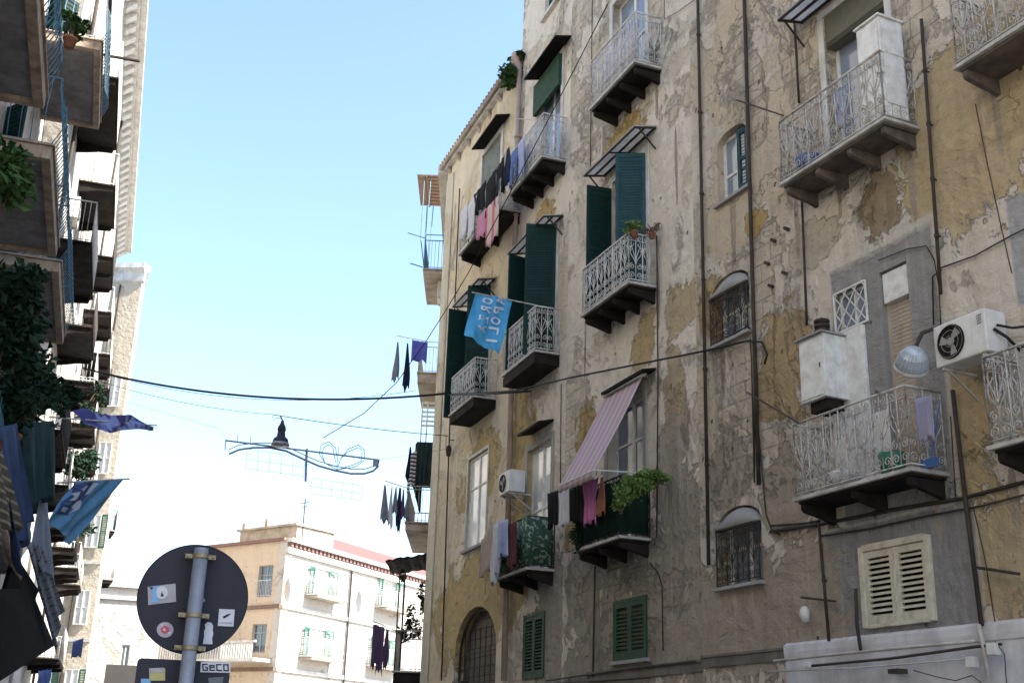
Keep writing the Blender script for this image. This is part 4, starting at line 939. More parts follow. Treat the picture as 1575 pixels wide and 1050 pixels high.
# end building with a corniced pier that stands forward
dE = 24.7 + LE + 1.0
pR = pt(219, 430, dE + 1.5); pTop = pt(219, 412, dE + 1.5).z
FG = Frame(pR, Vector((1, -.08, 0)))
G_ = empty('apartment_building', T((pR.x, pR.y, 0))); tag(G_, 'cream building end with a pale cornice standing forward beyond the white building', 'building')
mG = wallmat('plaster_cream_end', (.52, .46, .36), (.54, .48, .38), (.47, .39, .26), [], stone=0, grime=.3, ochre_amt=.2, seed=51)
wl = 9.0
wall(FG, rect(-wl, 0, 0, pTop), [], mG, G_)
SD = Vector((-.37, .93, 0)).normalized(); FG2 = Frame(pR, SD)
q = [FG.W(0, 0, 0), FG.W(-wl, 0, 0), FG.W(-wl, 9, 0), FG2.W(10, 0, 0)]
mb = MB(); mb.add([(v.x, v.y, z) for z in (0, pTop) for v in q], [(4, 7, 6, 5), (0, 3, 7, 4), (1, 5, 6, 2), (2, 6, 7, 3)]); build(mb, 'rear_body', mG, G_)
mb = MB(); mb.prism([(0, pTop - .9), (-.12, pTop - .8), (-.15, pTop - .3), (-.35, pTop - .1), (-.35, pTop + .2), (0, pTop + .2)], lambda u, v, t: (t, u - .002, v), -wl, .15); build(mb, 'cornice', K['white_plaster'], G_, FG.M)
mb = MB(); mb.prism([(0, pTop - .9), (-.12, pTop - .8), (-.15, pTop - .3), (-.35, pTop - .1), (-.35, pTop + .19), (0, pTop + .19)], lambda u, v, t: (t, u - .002, v), 0, 10); build(mb, 'cornice', K['white_plaster'], G_, FG2.M)
zB = pt(165, 893, dE + 3).z; zB2 = pt(160, 818, dE + 3).z
balcony(FG2, .6, 3.0, zB, .75, G_, 'iron_grey', 1.1, nb=3, style='bars', under='under_brown', top='under_stone'); balcony(FG2, .6, 2.4, zB2, .5, G_, 'iron_dark', 1.0, nb=2, style='bars')
for x in (-.55, -1.9):
    for zf in (3.2, 7.0, 10.8, 14.6, 18.2):
        if zf < pTop - 3:
            f = win(FG, x - .45, x + .25, zf, zf + 1.7, G_, 'white_paint', 'curtain', 2, (.5,), y=-.06); 
            if zf in (3.2, 10.8): leaf(FG, x + .27, zf, zf + 1.7, .34, 5, 'green_far', G_, y=-.06, pitch=.11)
mb = MB(); mb.tube([(-1.15, -.08, 0), (-1.15, -.08, pTop - 1)], .05, 6); build(mb, 'drainpipe', K['pipe_dark'], G_, FG.M)
for zf in (6.2, 10.0, 13.8): mb = MB(); mb.box(-wl, -.08, zf, 0, -.002, zf + .14); build(mb, 'string_course', K['white_plaster'], G_, FG.M)
# ================================================================ DISTANT RED-ROOFED BUILDING
Hc = Vector((-10.91, 59.0, 0)); FDr = Frame(Hc, Vector((4.2, 8.7, 0))); FDl = Frame(Hc, Vector((4.3, -3.1, 0)))
Fb = empty('apartment_building', T(Hc)); tag(Fb, 'distant cream building with a red hipped roof and green shutters', 'building')
mDr = wallmat('plaster_lit_dist', (.50, .46, .41), (.52, .48, .43), (.45, .38, .3), [], stone=0, grime=.12, ochre_amt=.05, seed=61)  # whiter plaster copy: sunlight on this face is put into the colour
mDl = wallmat('plaster_shade_dist', (.58, .46, .34), (.60, .48, .36), (.5, .4, .28), [], stone=0, grime=.2, ochre_amt=.1, seed=66)  # same plaster toned peach to paint the face in shade
ZD = 11.5; hD = []
W1 = op(FDr, (483, 890), (506, 890), (500, 876), (500, 920)); W2 = op(FDr, (588, 910), (609, 912), (600, 893), (600, 937)); W3 = op(FDr, (474, 985), (499, 985), (490, 967), (488, 1012))
W4 = op(FDr, (575, 1000), (598, 1000), (590, 982), (590, 1026)); W5 = (W2[0] + 6.2, W2[1] + 6.2, W2[2], W2[3])
hD = [rect(*q) for q in (W1, W2, W3, W4, W5)]
wall(FDr, rect(0, 24, 0, ZD), hD, mDr, Fb)
V1 = op(FDl, (397, 890), (419, 890), (408, 869), (408, 917)); V2 = op(FDl, (387, 980), (409, 980), (398, 959), (398, 1003))
V3 = (V1[0] - 3.4, V1[1] - 3.4, V1[2], V1[3]); V4 = (V2[0] - 3.4, V2[1] - 3.4, V2[2], V2[3])
wall(FDl, rect(-7.5, 0, 0, ZD), [rect(*q) for q in (V1, V2, V3, V4)], mDl, Fb)
for q in (W1, W2, W3, W4, W5):
    win(FDr, *q, Fb, 'white_paint', 'curtain', 2, (.7,), y=.12)
    leaf(FDr, q[0], q[2] + .02, q[3], -.62, 12, 'green_far', Fb, y=-.03, pitch=.11); leaf(FDr, q[1], q[2] + .02, q[3], .6, 14, 'green_far', Fb, y=-.03, pitch=.11)
    balcony(FDr, q[0] - .7, q[1] + .7, q[2], .8, Fb, 'iron_white', .9, nb=0, style='bars', top='white_plaster', under='under_stone', box=.12)
for q in (V1, V2, V3, V4): win(FDl, *q, Fb, 'grey_plaster', 'glass', 2, (.7,), y=.15)
mb = MB(); scroll_panel(mb, V1[1] - V1[0] + .1, .8, lambda u, v: (V1[0] - .05 + u, -.12, V1[2] + v), 'bars'); build(mb, 'railing', K['iron_white'], Fb, FDl.M)
zs1 = FDr.px(431, 931)[1]; zs2 = FDr.px(470, 1034)[1]
for F, a, b in ((FDr, 0.0, 24), (FDl, -7.5, 0)):
    for zz in (zs1, zs2):
        mb = MB(); mb.box(a, -.12, zz - .09, b, -.002, zz + .09); build(mb, 'string_course', K['white_plaster'] if F is FDr else K['light_wood'], Fb, F.M)
K['brick_red'] = paint('red_brown_dentil', (.22, .12, .10), (.17, .09, .08), .8, scale=4)
mb = MB(); mb.box(-.0, -.16, ZD - .75, 24, -.002, ZD - .45); x = .1
mb.box(0, -.35, ZD - .2, 24, -.002, ZD - .0)
build(mb, 'cornice', K['white_plaster'], Fb, FDr.M)
mb = MB(); x = .1
while x < 23.8: mb.box(x, -.22, ZD - .42, x + .2, -.003, ZD - .205); x += .36
build(mb, 'dentils', K['brick_red'], Fb, FDr.M)
mb = MB(); mb.box(-7.5, -.2, ZD - .15, 0, -.002, ZD + .0); build(mb, 'cornice', K['brick_red'], Fb, FDl.M)
g = NG('red_roof_tiles'); wv = g.n('TexWave', Scale=3.0, Distortion=.4); g.l(g.obj, wv.inputs['Vector']); g.col(g.mix(g.rng(g.noise(1.5, 5, .6), .35, .7), (.17, .075, .062), (.13, .065, .055))); g.bump(wv.outputs[0], .5, .05); g.rough(.85)
RS_, RZ_ = FDr.px(490, 821, -5)
pa_, pb_ = FDr.W(1.0, -.3, ZD + .01), FDr.W(24.2, -.3, ZD + .01); pc2, pd_ = FDr.W(20, 5, RZ_), FDr.W(RS_, 5, RZ_); pe_ = FDr.W(2.5, 10, ZD + .01); pf_ = FDr.W(24.2, 10, ZD + .01)
mb = MB(); mb.add([pa_, pb_, pc2, pd_, pe_, pf_], [(0, 1, 2, 3), (0, 3, 4), (1, 5, 2), (3, 2, 5, 4)]); build(mb, 'roof', g.m, Fb)
mb = MB(); Lp, _ = FDl.px(395, 815); 
mb.box(-4.4, .8, ZD - .02, -.2, 3.5, ZD + .75); mb.box(-4.3, .8, ZD + .75, -4.1, 1.0, ZD + 1.2); mb.box(-2.6, .8, ZD + .75, -2.4, 1.0, ZD + 1.3)
mb.prism([(-4.5, ZD + .75), (-.1, ZD + .76), (-.1, ZD + .86), (-4.5, ZD + .85)], lambda u, v, t: (u, t, v), .6, 3.5); build(mb, 'roof_terrace', K['under_stone'], Fb, FDl.M)
mb = MB(); mb.tube([(-.2, 1.2, ZD), (-.2, 1.2, ZD + 2.2)], .03, 5); mb.tube([(-.5, 1.2, ZD + 2.0), (.1, 1.2, ZD + 2.0)], .02, 4); mb.tube([(-.4, 1.2, ZD + 1.8), (0, 1.2, ZD + 1.8)], .02, 4); build(mb, 'antenna', K['iron_dark'], Fb, FDl.M)
mb = MB(); vs_ = [Hc + Vector((0, 0, 0)), FDr.W(24, 0, 0), FDr.W(24, 10, 0), FDl.W(-7.5, 6, 0), FDl.W(-7.5, 0, 0)]
mb.add([(v.x, v.y, z) for z in (0, ZD - .02) for v in vs_], [(5, 6, 7, 8, 9), (1, 2, 7, 6), (2, 3, 8, 7), (3, 4, 9, 8)]); build(mb, 'rear_body', mDl, Fb)
mb = MB(); s, _ = FDr.px(538, 890); mb.tube([(s, -.1, 0), (s, -.1, ZD - .8)], .06, 6); build(mb, 'drainpipe', K['pipe_dark'], Fb, FDr.M)
mb = MB(); s0_, z_ = FDl.px(300, 1000, 1.2); s1_, _ = FDl.px(410, 1010, 1.2)
mb.box(-7.4, -1.2, z_ - .55, -.3, -.003, z_ - .4); 
for i in range(39): x = -7.35 + i * .178; mb.box(x, -1.18, z_ - .4, x + .07, -1.12, z_ + .32)
mb.box(-7.4, -1.2, z_ + .32, -.3, -1.1, z_ + .42); build(mb, 'balustrade', K['white_plaster'], Fb, FDl.M)
# low pale buildings behind the sign
def simple_block(px0, px1, ytop, dist, label, mat, depth=12, yaw=None, rows_=(), lip=True):
    p0 = pt(px0, ytop, dist); p1 = pt(px1, ytop, dist); z = (p0.z + p1.z) / 2
    F = Frame(p0, p1 - p0); L = math.hypot(p1.x - p0.x, p1.y - p0.y)
    r = empty('low_building', T((p0.x, p0.y, 0))); tag(r, label, 'building')
    hol = [rect(a * L, b * L, z - c, z - d) for a, b, c, d in rows_]
    wall(F, rect(0, L, 0, z), hol, mat, r)
    for h in hol: win(F, h[0][0], h[1][0], h[0][1], h[2][1], r, 'white_paint', 'glass', 2, (), y=.12)
    m = MB(); m.add([F.W(x, y, zz) for zz in (0, z) for x, y in ((0, 0), (0, depth), (L, depth), (L, 0))], [(4, 7, 6, 5), (0, 1, 5, 4), (1, 2, 6, 5), (2, 3, 7, 6)]); build(m, 'rear_body', mat, r)
    if lip:
        m = MB(); m.box(0, -.25, z, L, .3, z + .3); m.box(0, -.15, z - .75, L, -.002, z - .6); build(m, 'cornice', K['white_plaster'], r, F.M)
    return r
mQ = wallmat('plaster_pale_low', (.6, .58, .55), (.66, .63, .58), (.5, .45, .38), [], stone=.3, grime=.35, ochre_amt=.05, seed=71)
simple_block(60, 310, 903, 78, 'pale low building seen left of the round sign', mQ, rows_=((.55, .60, 5.4, 3.4),))
mQ2 = paint('beige_low_plaster', (.48, .40, .32), (.4, .33, .27), .9, scale=1)
simple_block(163, 300, 1024, 40, 'small beige building low down behind the lower sign plate', mQ2, 4, lip=False)
# ================================================================ GROUND
mb = MB(); mb.add([(-900, -300, -.14), (900, -300, -.14), (900, 1500, -.14), (-900, 1500, -.14)], [(0, 1, 2, 3)])
g = NG('ground_cement'); g.col(g.mix(g.rng(g.noise(.6, 6, .6), .35, .7), (.26, .25, .23), (.2, .19, .18))); g.rough(.9)
kind(build(mb, 'ground', g.m), 'structure')
g = NG('basalt_paving'); br = g.n('TexBrick', Scale=1.0); g.l(g.obj, br.inputs['Vector']); br.inputs['Brick Width'].default_value = .6; br.inputs['Row Height'].default_value = .35
br.inputs['Color1'].default_value = (.17, .165, .16, 1); br.inputs['Color2'].default_value = (.14, .137, .13, 1); br.inputs['Mortar'].default_value = (.04, .04, .038, 1); g.col(br.outputs[0]); g.rough(.55); g.bump(br.outputs['Fac'], .4, .01)
def xy(F, s, o): v = F.W(s, -o, 0); return (v.x, v.y)
left = [xy(FNL, -6, 2.1), xy(FNL, 24, 2.1), xy(FF, 0, 1.6), xy(FF, 36, 1.6)]
right = [xy(FLt, SEND, 1.6), xy(FLt, 0, 1.6), xy(FM, 0, 1.6), xy(FR, 6, 1.6)]
mb = MB(); P_ = left + right; mb.add([(x, y, -.132) for x, y in P_], [tuple(range(len(P_)))[::-1]]); kind(build(mb, 'road', g.m), 'structure')
def strip(name, A_, B_2):
    m = MB(); n = len(A_)
    vs = [(x, y, z) for z in (-.135, -.002) for x, y in A_] + [(x, y, z) for z in (-.135, -.002) for x, y in B_2]
    fs = []
    for i in range(n - 1): fs += [(n + i, n + i + 1, 3 * n + i + 1, 3 * n + i), (i, i + 1, n + i + 1, n + i)]
    m.add(vs, fs); kind(build(m, name, K['grey_plaster']), 'structure')
strip('pavement', left, [xy(FNL, -6, 0), xy(FNL, 24.6, 0), xy(FF, 0, 0), xy(FF, 36, 0)])
strip('pavement', right, [xy(FLt, SEND, 0), xy(FLt, 0, 0), xy(FM, 0, 0), xy(FR, 6, 0)])
# ================================================================ LOOSE THINGS
def text_mb(txt, size=1.0):
    cu = bpy.data.curves.new('t', 'FONT'); cu.body = txt; cu.size = size; cu.align_x = 'CENTER'; cu.align_y = 'CENTER'; cu.extrude = .0; cu.offset = .02
    ob = bpy.data.objects.new('t', cu); C.objects.link(ob); dg = bpy.context.evaluated_depsgraph_get(); me = bpy.data.meshes.new_from_object(ob.evaluated_get(dg))
    vs = [tuple(v.co) for v in me.vertices]; fs = [tuple(p.vertices) for p in me.polygons]
    bpy.data.objects.remove(ob); bpy.data.curves.remove(cu); bpy.data.meshes.remove(me); return vs, fs
def cloth4(P, name, label, cat, mat, nu=14, nv=16, fold=.03, nf=3.5, shape='sheet', group=None, seed=0, normal=None, parent=None):
    """P = top-left, top-right, bottom-right, bottom-left world points; hangs in soft folds"""
    rnd = random.Random(seed + len(label)); a, b, c, d = [Vector(p) for p in P]
    n_ = (b - a).cross(d - a).normalized() if normal is None else normal
    mb = MB(); ph = rnd.uniform(0, 6); ph2 = rnd.uniform(0, 6)
    def pos(u, v):
        uu = u
        if shape == 'shirt':
            k = 1.0 if v < .12 else .72 if v > .42 else 1.0 - .28 * (v - .12) / .3
            uu = .5 + (u - .5) * k
        elif shape == 'taper': uu = .5 + (u - .5) * (.3 + .7 * min(1, v * 1.6)) * (1 - .35 * max(0, v - .7) / .3)
        elif shape == 'point': uu = .5 + (u - .5) * (.18 + .82 * min(1, v * 1.3)) + .1 * math.sin(v * 3 + ph)
        elif shape == 'trousers': uu = .5 + (u - .5) * (1 - .12 * v) + (.04 * v if u > .5 else -.04 * v)
        vv = v * (1 + .05 * math.sin(u * 5 + ph) * v + (.06 * math.sin(u * 11 + ph2) if v == 1 else 0))
        p = a.lerp(b, uu).lerp(d.lerp(c, uu), vv)
        f = fold * (.3 + .9 * v) * (math.sin(u * nf * 2 * math.pi + ph + v * .9) + .45 * math.sin(u * nf * 4.3 * math.pi + ph2 - v * 1.7))
        sag = .02 * math.sin(math.pi * min(1, max(0, uu * 3 % 1)))
        return p + n_ * f - Vector((0, 0, sag * (1 - v)))
    vs = [pos(i / nu, j / nv) for j in range(nv + 1) for i in range(nu + 1)]; fs = []
    for j in range(nv):
        for i in range(nu):
            u, v = (i + .5) / nu, (j + .5) / nv
            if shape == 'trousers' and v > .38 and abs(u - .5) < .5 / nu + .03: continue
            if shape == 'shirt' and v > .62 and False: continue
            k = j * (nu + 1) + i; fs.append((k, k + 1, k + nu + 2, k + nu + 1))
    mb.add(vs, fs)
    o = build(mb, name, mat, parent, None, True, recenter=True)
    md = o.modifiers.new('solid', 'SOLIDIFY'); md.thickness = .006
    if parent is None: tag(o, label, cat, group)
    return o
def hangF(F, out, x1, y1, x2, y2, hp, name, label, mat, **k):
    s1, z1 = F.px(x1, y1, out); s2, z2 = F.px(x2, y2, out); h = z1 - F.px(x1, y1 + hp, out)[1]
    P = [F.W(s1, -out, z1), F.W(s2, -out, z2), F.W(s2, -out + .02, z2 - h), F.W(s1, -out + .02, z1 - h)]
    return cloth4(P, name, label, name.replace('_', ' '), mat, **k)
def hangX(F, xc, x1, y1, x2, y2, hp, name, label, mat, **k):
    o1, z1 = cross(F, x1, y1, xc); o2, z2 = cross(F, x2, y2, xc); h = z1 - cross(F, x1, y1 + hp, xc)[1]
    P = [F.W(xc, -o1, z1), F.W(xc, -o2, z2), F.W(xc, -o2, z2 - h), F.W(xc, -o1, z1 - h)]
    return cloth4(P, name, label, name.replace('_', ' '), mat, **k)
CB = cloth('black_cotton', (.008, .008, .010), (.016, .016, .019)); CN = cloth('navy_cotton', (.012, .018, .045), (.02, .027, .06))
CW = cloth('white_cotton', (.62, .62, .64), (.5, .5, .54)); CP = cloth('pink_cotton', (.55, .26, .36), (.45, .2, .3)); CLB = cloth('pale_blue_cotton', (.30, .36, .55), (.4, .44, .58))
CG = cloth('grey_cotton', (.17, .18, .21), (.24, .25, .28)); CBe = cloth('beige_cotton', (.45, .36, .29), (.36, .3, .25)); CM = cloth('maroon_cotton', (.12, .045, .045), (.08, .03, .035))
CBl = cloth('blue_denim', (.07, .12, .30), (.14, .2, .42)); CPu = cloth('purple_cotton', (.13, .07, .13), (.09, .06, .1)); CO = cloth('rust_cotton', (.32, .14, .09), (.25, .1, .07))
CHP = cloth('hot_pink_cotton', (.50, .17, .33), (.42, .14, .3))
g1, g2_, g3, g4, g5, g6 = 'washing on the two top floor balconies', 'washing under the striped awning', 'washing over the patterned green screen', 'washing on the side balcony with the blue towel', 'washing on the side balcony under the green awning', 'washing on the lowest side balcony'
O = .66
for x1, y1, x2, y2, h, nm, lb, m, sh in (
    (708, 327, 719, 312, 42, 'towel', 'white towel at the far left end of the top floor washing', CW, 'sheet'),
    (719, 318, 734, 298, 52, 'shirt', 'white shirt hanging left of the black washing', CW, 'shirt'),
    (729, 300, 748, 276, 34, 'shirt', 'black shirt hanging above the pink towel', CB, 'shirt'),
    (747, 284, 764, 256, 52, 'jumper', 'black jumper in the middle of the top floor washing', CB, 'sheet'),
    (763, 262, 777, 236, 56, 'trousers', 'black trousers at the top of the dark washing', CB, 'trousers'),
    (776, 236, 788, 218, 52, 'cloth', 'narrow black cloth next to the blue jeans', CN, 'taper'),
    (735, 334, 748, 320, 34, 'towel', 'pale pink towel below the black shirt', CP, 'sheet'),
    (747, 322, 768, 298, 58, 'cloth', 'long cream and pink striped cloth below the black jumper', cloth('pink_striped', (.55, .45, .40), (.5, .4, .37), (0, 6, (.5, .15, .2), .35)), 'sheet'),
    (785, 240, 797, 223, 46, 'jeans', 'blue jeans hanging by the pink downpipe', CBl, 'trousers'),
    (797, 224, 808, 208, 52, 'shirt', 'light blue shirt right of the pink downpipe', CLB, 'shirt')):
    hangF(FLt, O, x1, y1, x2, y2, h, nm, lb, m, shape=sh, group=g1, nu=10, nv=10, fold=.025)
s1, z1 = FLt.px(704, 325, O); s2, z2_ = FLt.px(812, 198, O)
def wire(pts, r, name, label, cat='cable', mat='cable', n=5, group=None):
    mb = MB(); mb.tube(pts, r, n); return tag(build(mb, name, K[mat], None, None, True, recenter=True), label, cat, group)
# clothes line from the wall arms on the tall building's top balcony
pa1 = FLt.px(798, 183, .5); pa2_ = FLt.px(852, 187, .5); mb = MB(); mb.tube([FLt.W(pa1[0], -.5, pa1[1]), FLt.W(pa2_[0], -.5, pa2_[1])], .012, 5); tag(build(mb, 'line_rod', K['iron_grey'], None, None, recenter=True), 'thin rod with pegs across the top floor balcony', 'rod')
OM = .72
for x1, y1, x2, y2, h, nm, lb, m, sh in (
    (842, 758, 859, 752, 52, 'trousers', 'black trousers at the left end under the striped awning', CB, 'sheet'),
    (858, 754, 877, 748, 56, 'towel', 'white towel between two black garments under the awning', CW, 'sheet'),
    (876, 750, 897, 743, 56, 'shirt', 'black shirt left of the pink shirt', CB, 'sheet'),
    (895, 742, 921, 733, 66, 'shirt', 'bright pink shirt hanging from the balcony rail', CHP, 'shirt'),
    (916, 735, 933, 731, 58, 'cloth', 'rust coloured cloth hanging right of the pink shirt', CO, 'point')):
    hangF(FM, OM, x1, y1, x2, y2, h, nm, lb, m, shape=sh, group=g2_, nu=12, nv=12, fold=.022)
for x1, y1, x2, y2, h, nm, lb, m, sh in (
    (741, 830, 757, 803, 62, 'cloth', 'beige cloth at the left end over the patterned screen', CBe, 'sheet'),
    (754, 812, 772, 797, 86, 'sheet', 'white and grey sheet hanging lowest over the rail', CW, 'taper'),
    (766, 800, 782, 797, 56, 'shirt', 'pale blue shirt folded over the rail', CLB, 'sheet'),
    (780, 806, 795, 800, 68, 'towel', 'maroon towel beside the patterned green screen', CM, 'sheet')):
    hangF(FLt, .70 + (.04 if nm == 'shirt' else 0), x1, y1, x2, y2, h, nm, lb, m, shape=sh, group=g3, nu=12, nv=12, fold=.03)
xq = FN.px(641, 571, .8)[0]
oa, za_ = cross(FN, 610, 516, xq); ob_, zb_ = cross(FN, 662, 526, xq)
wire([FN.W(xq, -oa, za_), FN.W(xq, -ob_, zb_), FN.W(xq, 0, zb_)], .014, 'line_pole', 'pole sticking out above the stone based side balcony', 'pole', 'iron_grey')
for x1, y1, x2, y2, h, nm, lb, m, sh in (
    (606, 524, 617, 526, 60, 'shirt', 'grey shirt hung by its hem at the tip of the pole', CG, 'point'),
    (622, 526, 633, 528, 70, 'trousers', 'black and pink garment hung narrow beside the blue towel', CN, 'point'),
    (634, 522, 658, 526, 32, 'towel', 'royal blue towel above the stone based side balcony', cloth('royal_blue', (.10, .12, .46), (.16, .18, .55), translucent=.3), 'sheet')):
    hangX(FN, xq, x1, y1, x2, y2, h, nm, lb, m, shape=sh, group=g4, nu=8, nv=10, fold=.03)
xq = FN.px(622, 801, .8)[0]
oa, za_ = cross(FN, 592, 739, xq); ob_, zb_ = cross(FN, 632, 752, xq)
wire([FN.W(xq, -oa, za_), FN.W(xq, -ob_, zb_), FN.W(xq, 0, zb_)], .014, 'line_pole', 'pole with washing above the sky beside the green awning', 'pole', 'iron_grey')
for i, (x1, x2, y, h, m, sh, lb) in enumerate(((587, 599, 744, 56, CG, 'point', 'long grey garment at the tip of the lower pole'), (600, 607, 746, 62, CW, 'point', 'thin pale garment second on the lower pole'), (606, 614, 747, 42, CG, 'point', 'short grey garment third on the lower pole'),
                                    (611, 620, 748, 66, CN, 'taper', 'longest navy garment on the lower pole'), (617, 624, 750, 46, CPu, 'point', 'purple garment on the lower pole'), (624, 633, 752, 46, CG, 'point', 'grey garment nearest to the barred side balcony'))):
    hangX(FN, xq, x1, y, x2, y + 2, h, 'garment', lb, m, shape=sh, group=g5, nu=6, nv=9, fold=.025)
hangX(FN, xq, 626, 684, 636, 688, 50, 'garment', 'black garment hung outside the green awning', CB, shape='point', group=g5, nu=6, nv=9)
hangX(FN, xq, 629, 700, 641, 690, 56, 'cloth', 'striped black and white cloth bulging from the green awning', cloth('black_white_stripe', (.55, .55, .57), (.5, .5, .5), (2, 9, (.04, .04, .05), .5)), shape='sheet', group=g5, nu=8, nv=12, fold=.06, nf=1)
xq = FN.px(603, 1030, .8)[0]
oa, za_ = cross(FN, 574, 955, xq); ob_, zb_ = cross(FN, 606, 968, xq)
wire([FN.W(xq, -oa, za_), FN.W(xq, -ob_, zb_), FN.W(xq, 0, zb_)], .014, 'line_pole', 'pole with purple washing below the dark canopy', 'pole', 'iron_grey')
for x1, x2, y, h, m, sh, lb in ((574, 583, 958, 66, CPu, 'sheet', 'dark purple garment at the tip of the lowest pole'), (582, 592, 961, 72, CPu, 'sheet', 'purple garment in the middle of the lowest pole'), (591, 601, 965, 60, CPu, 'taper', 'purple garment nearest the plants on the lowest pole')):
    hangX(FN, xq, x1, y, x2, y + 2, h, 'garment', lb, m, shape=sh, group=g6, nu=8, nv=9, fold=.03)
# --- azure flag with lettering, on a rod that pokes out from the balcony
xf_ = FLt.px(821, 536, BD)[0]
def XP(x, y, F=FLt, xc=xf_): o, z = cross(F, x, y, xc); return F.W(xc, -o, z)
az = g = NG('azure_flag'); g.col(g.mix(g.rng(g.noise(3, 4, .6), .35, .7), (.06, .30, .55), (.10, .40, .66))); g.rough(.85); g.b.inputs['Specular IOR Level'].default_value = .15; g.bump(g.noise(7, 3, .5), .3, .03)
FC4 = [XP(731, 451), XP(789, 460), XP(767, 545), XP(714, 515)]
fl = empty('flag', T(FC4[0])); tag(fl, 'azure flag with white mirrored lettering on a rod from the balcony', 'flag')
def bil(u, v, off=0):
    a, b, c, d = FC4; p = a.lerp(b, u).lerp(d.lerp(c, u), v); n_ = (b - a).cross(d - a).normalized()
    return p + n_ * (.05 * math.sin(u * 9 + v * 3) * (.3 + v) + .02 * math.sin(u * 21 - v * 6) + off)
mb = MB(); nu, nv = 24, 24; mb.add([bil(i / nu, j / nv) for j in range(nv + 1) for i in range(nu + 1)], [(j * (nu + 1) + i, j * (nu + 1) + i + 1, (j + 1) * (nu + 1) + i + 1, (j + 1) * (nu + 1) + i) for j in range(nv) for i in range(nu)])
build(mb, 'banner', az.m, fl, None, True)
Kw = paint('flag_print_white', (.62, .66, .72), (.5, .56, .66), .9, bump=0)
_nn = (FC4[1] - FC4[0]).cross(FC4[3] - FC4[0]).normalized(); _camside = 1 if (Vector((0, 0, EYE)) - FC4[0]).dot(_nn) > 0 else -1
def letters(mb, txt, u0, u1, v0, v1, fmap):
    """letters spaced evenly between v0 and v1 (reading direction), height between u0 and u1"""
    n = len(txt)
    for i, ch in enumerate(txt):
        vs, fs = text_mb(ch); xs = [v[0] for v in vs]; ys = [v[1] for v in vs]; x0, x1, y0, y1 = min(xs), max(xs), min(ys), max(ys)
        w_ = (v1 - v0) / n; wd = w_ * (.72 if ch != 'I' else .24)
        out = []
        for x, y, _ in vs:
            r = v0 + w_ * (i + .5) + ((x - x0) / (x1 - x0) - .5) * wd; h = u0 + (u1 - u0) * (y - y0) / (y1 - y0)
            out.append(fmap(r, h))
        mb.add(out, fs)
mb = MB()
letters(mb, 'ORZA', .47, .21, .04, .80, lambda r, h: bil(h + .06 * r, r, _camside * .03))
letters(mb, 'APOLI', .80, .54, .06, 1.0, lambda r, h: bil(h + .06 * r, r - .10 * h, _camside * .03))
build(mb, 'lettering', Kw, fl)
mb = MB(); mb.tube([XP(726, 449.5), XP(823, 469)], .014, 6); build(mb, 'rod', K['iron_grey'], fl)
# --- striped awning
sa, za_ = FM.px(932, 607, .14); sb_, zb_ = FM.px(989, 578, .14); zt_ = (za_ + zb_) / 2
o1, z1 = cross(FM, 862, 744, sa); o2, z2_ = cross(FM, 913, 725, sb_); o_ = (o1 + o2) / 2; z_ = (z1 + z2_) / 2
g = NG('striped_awning'); sp = g.n('SeparateXYZ'); g.l(g.obj, sp.inputs[0]); fr = g.mathn('FRACT', g.mathn('MULTIPLY', sp.outputs[0], 4.6))
rp = g.n('ValToRGB'); g.l(fr, rp.inputs[0]); cr = rp.color_ramp; cr.interpolation = 'CONSTANT'
cols_ = [(0, (.62, .57, .58)), (.18, (.50, .22, .30)), (.24, (.62, .57, .58)), (.34, (.42, .13, .2)), (.40, (.55, .33, .40)), (.72, (.60, .5, .53)), (.80, (.42, .15, .22)), (.86, (.62, .57, .58))]
cr.elements[0].position = 0; cr.elements[0].color = cols_[0][1] + (1,); cr.elements[1].position = cols_[1][0]; cr.elements[1].color = cols_[1][1] + (1,)
for p, c in cols_[2:]: e = cr.elements.new(p); e.color = c + (1,)
g.col(g.mix(.25, rp.outputs[0], g.mix(g.noise(3), (.4, .35, .36), (.7, .66, .66)))); g.rough(.85)
tr = g.n('BsdfTranslucent'); g.l(rp.outputs[0], tr.inputs[0]); mx = g.n('MixShader'); mx.inputs[0].default_value = .25; g.l(g.b.outputs[0], mx.inputs[1]); g.l(tr.outputs[0], mx.inputs[2]); g.l(mx.outputs[0], g.N['Material Output'].inputs[0])
aw = empty('awning', FM.M @ T((sa, -.14, zt_))); tag(aw, 'pink and white striped awning pulled down over the laundry balcony', 'awning')
mb = MB(); nu, nv = 30, 16; vs = []; wd_ = sb_ - sa
for j in range(nv + 1):
    v = j / nv
    for i in range(nu + 1): vs.append((wd_ * i / nu, -(o_ - .14) * v, (z_ - zt_) * v - .05 * math.sin(math.pi * v) + .008 * math.sin(i * .8 + v * 3)))
base = len(vs)
for i in range(nu + 1): vs.append((wd_ * i / nu, -(o_ - .14) - .01, z_ - zt_ - .11 - .03 * abs(math.sin(i / nu * math.pi * 7))))
fs = [(j * (nu + 1) + i, j * (nu + 1) + i + 1, (j + 1) * (nu + 1) + i + 1, (j + 1) * (nu + 1) + i) for j in range(nv + 1) for i in range(nu)]
mb.add(vs, fs); build(mb, 'canvas', g.m, aw, FM.M @ T((sa, -.14, zt_)), True, solid=.006)
mb = MB(); mb.tube([(0 - .05, 0, .02), (wd_ + .05, 0, .02)], .05, 10); mb.beam((.1, .13, .02), (.1, 0, .02), .03); mb.beam((wd_ - .1, .13, .02), (wd_ - .1, 0, .02), .03); build(mb, 'roller', K['white_paint'], aw, FM.M @ T((sa, -.14, zt_)), True)
mb = MB(); mb.tube([(0, -(o_ - .14), z_ - zt_), (wd_, -(o_ - .14), z_ - zt_)], .016, 6)
for x in (.02, wd_ - .02): mb.tube([(x, .12, z_ - zt_ + .05), (x, -(o_ - .14), z_ - zt_)], .012, 5)
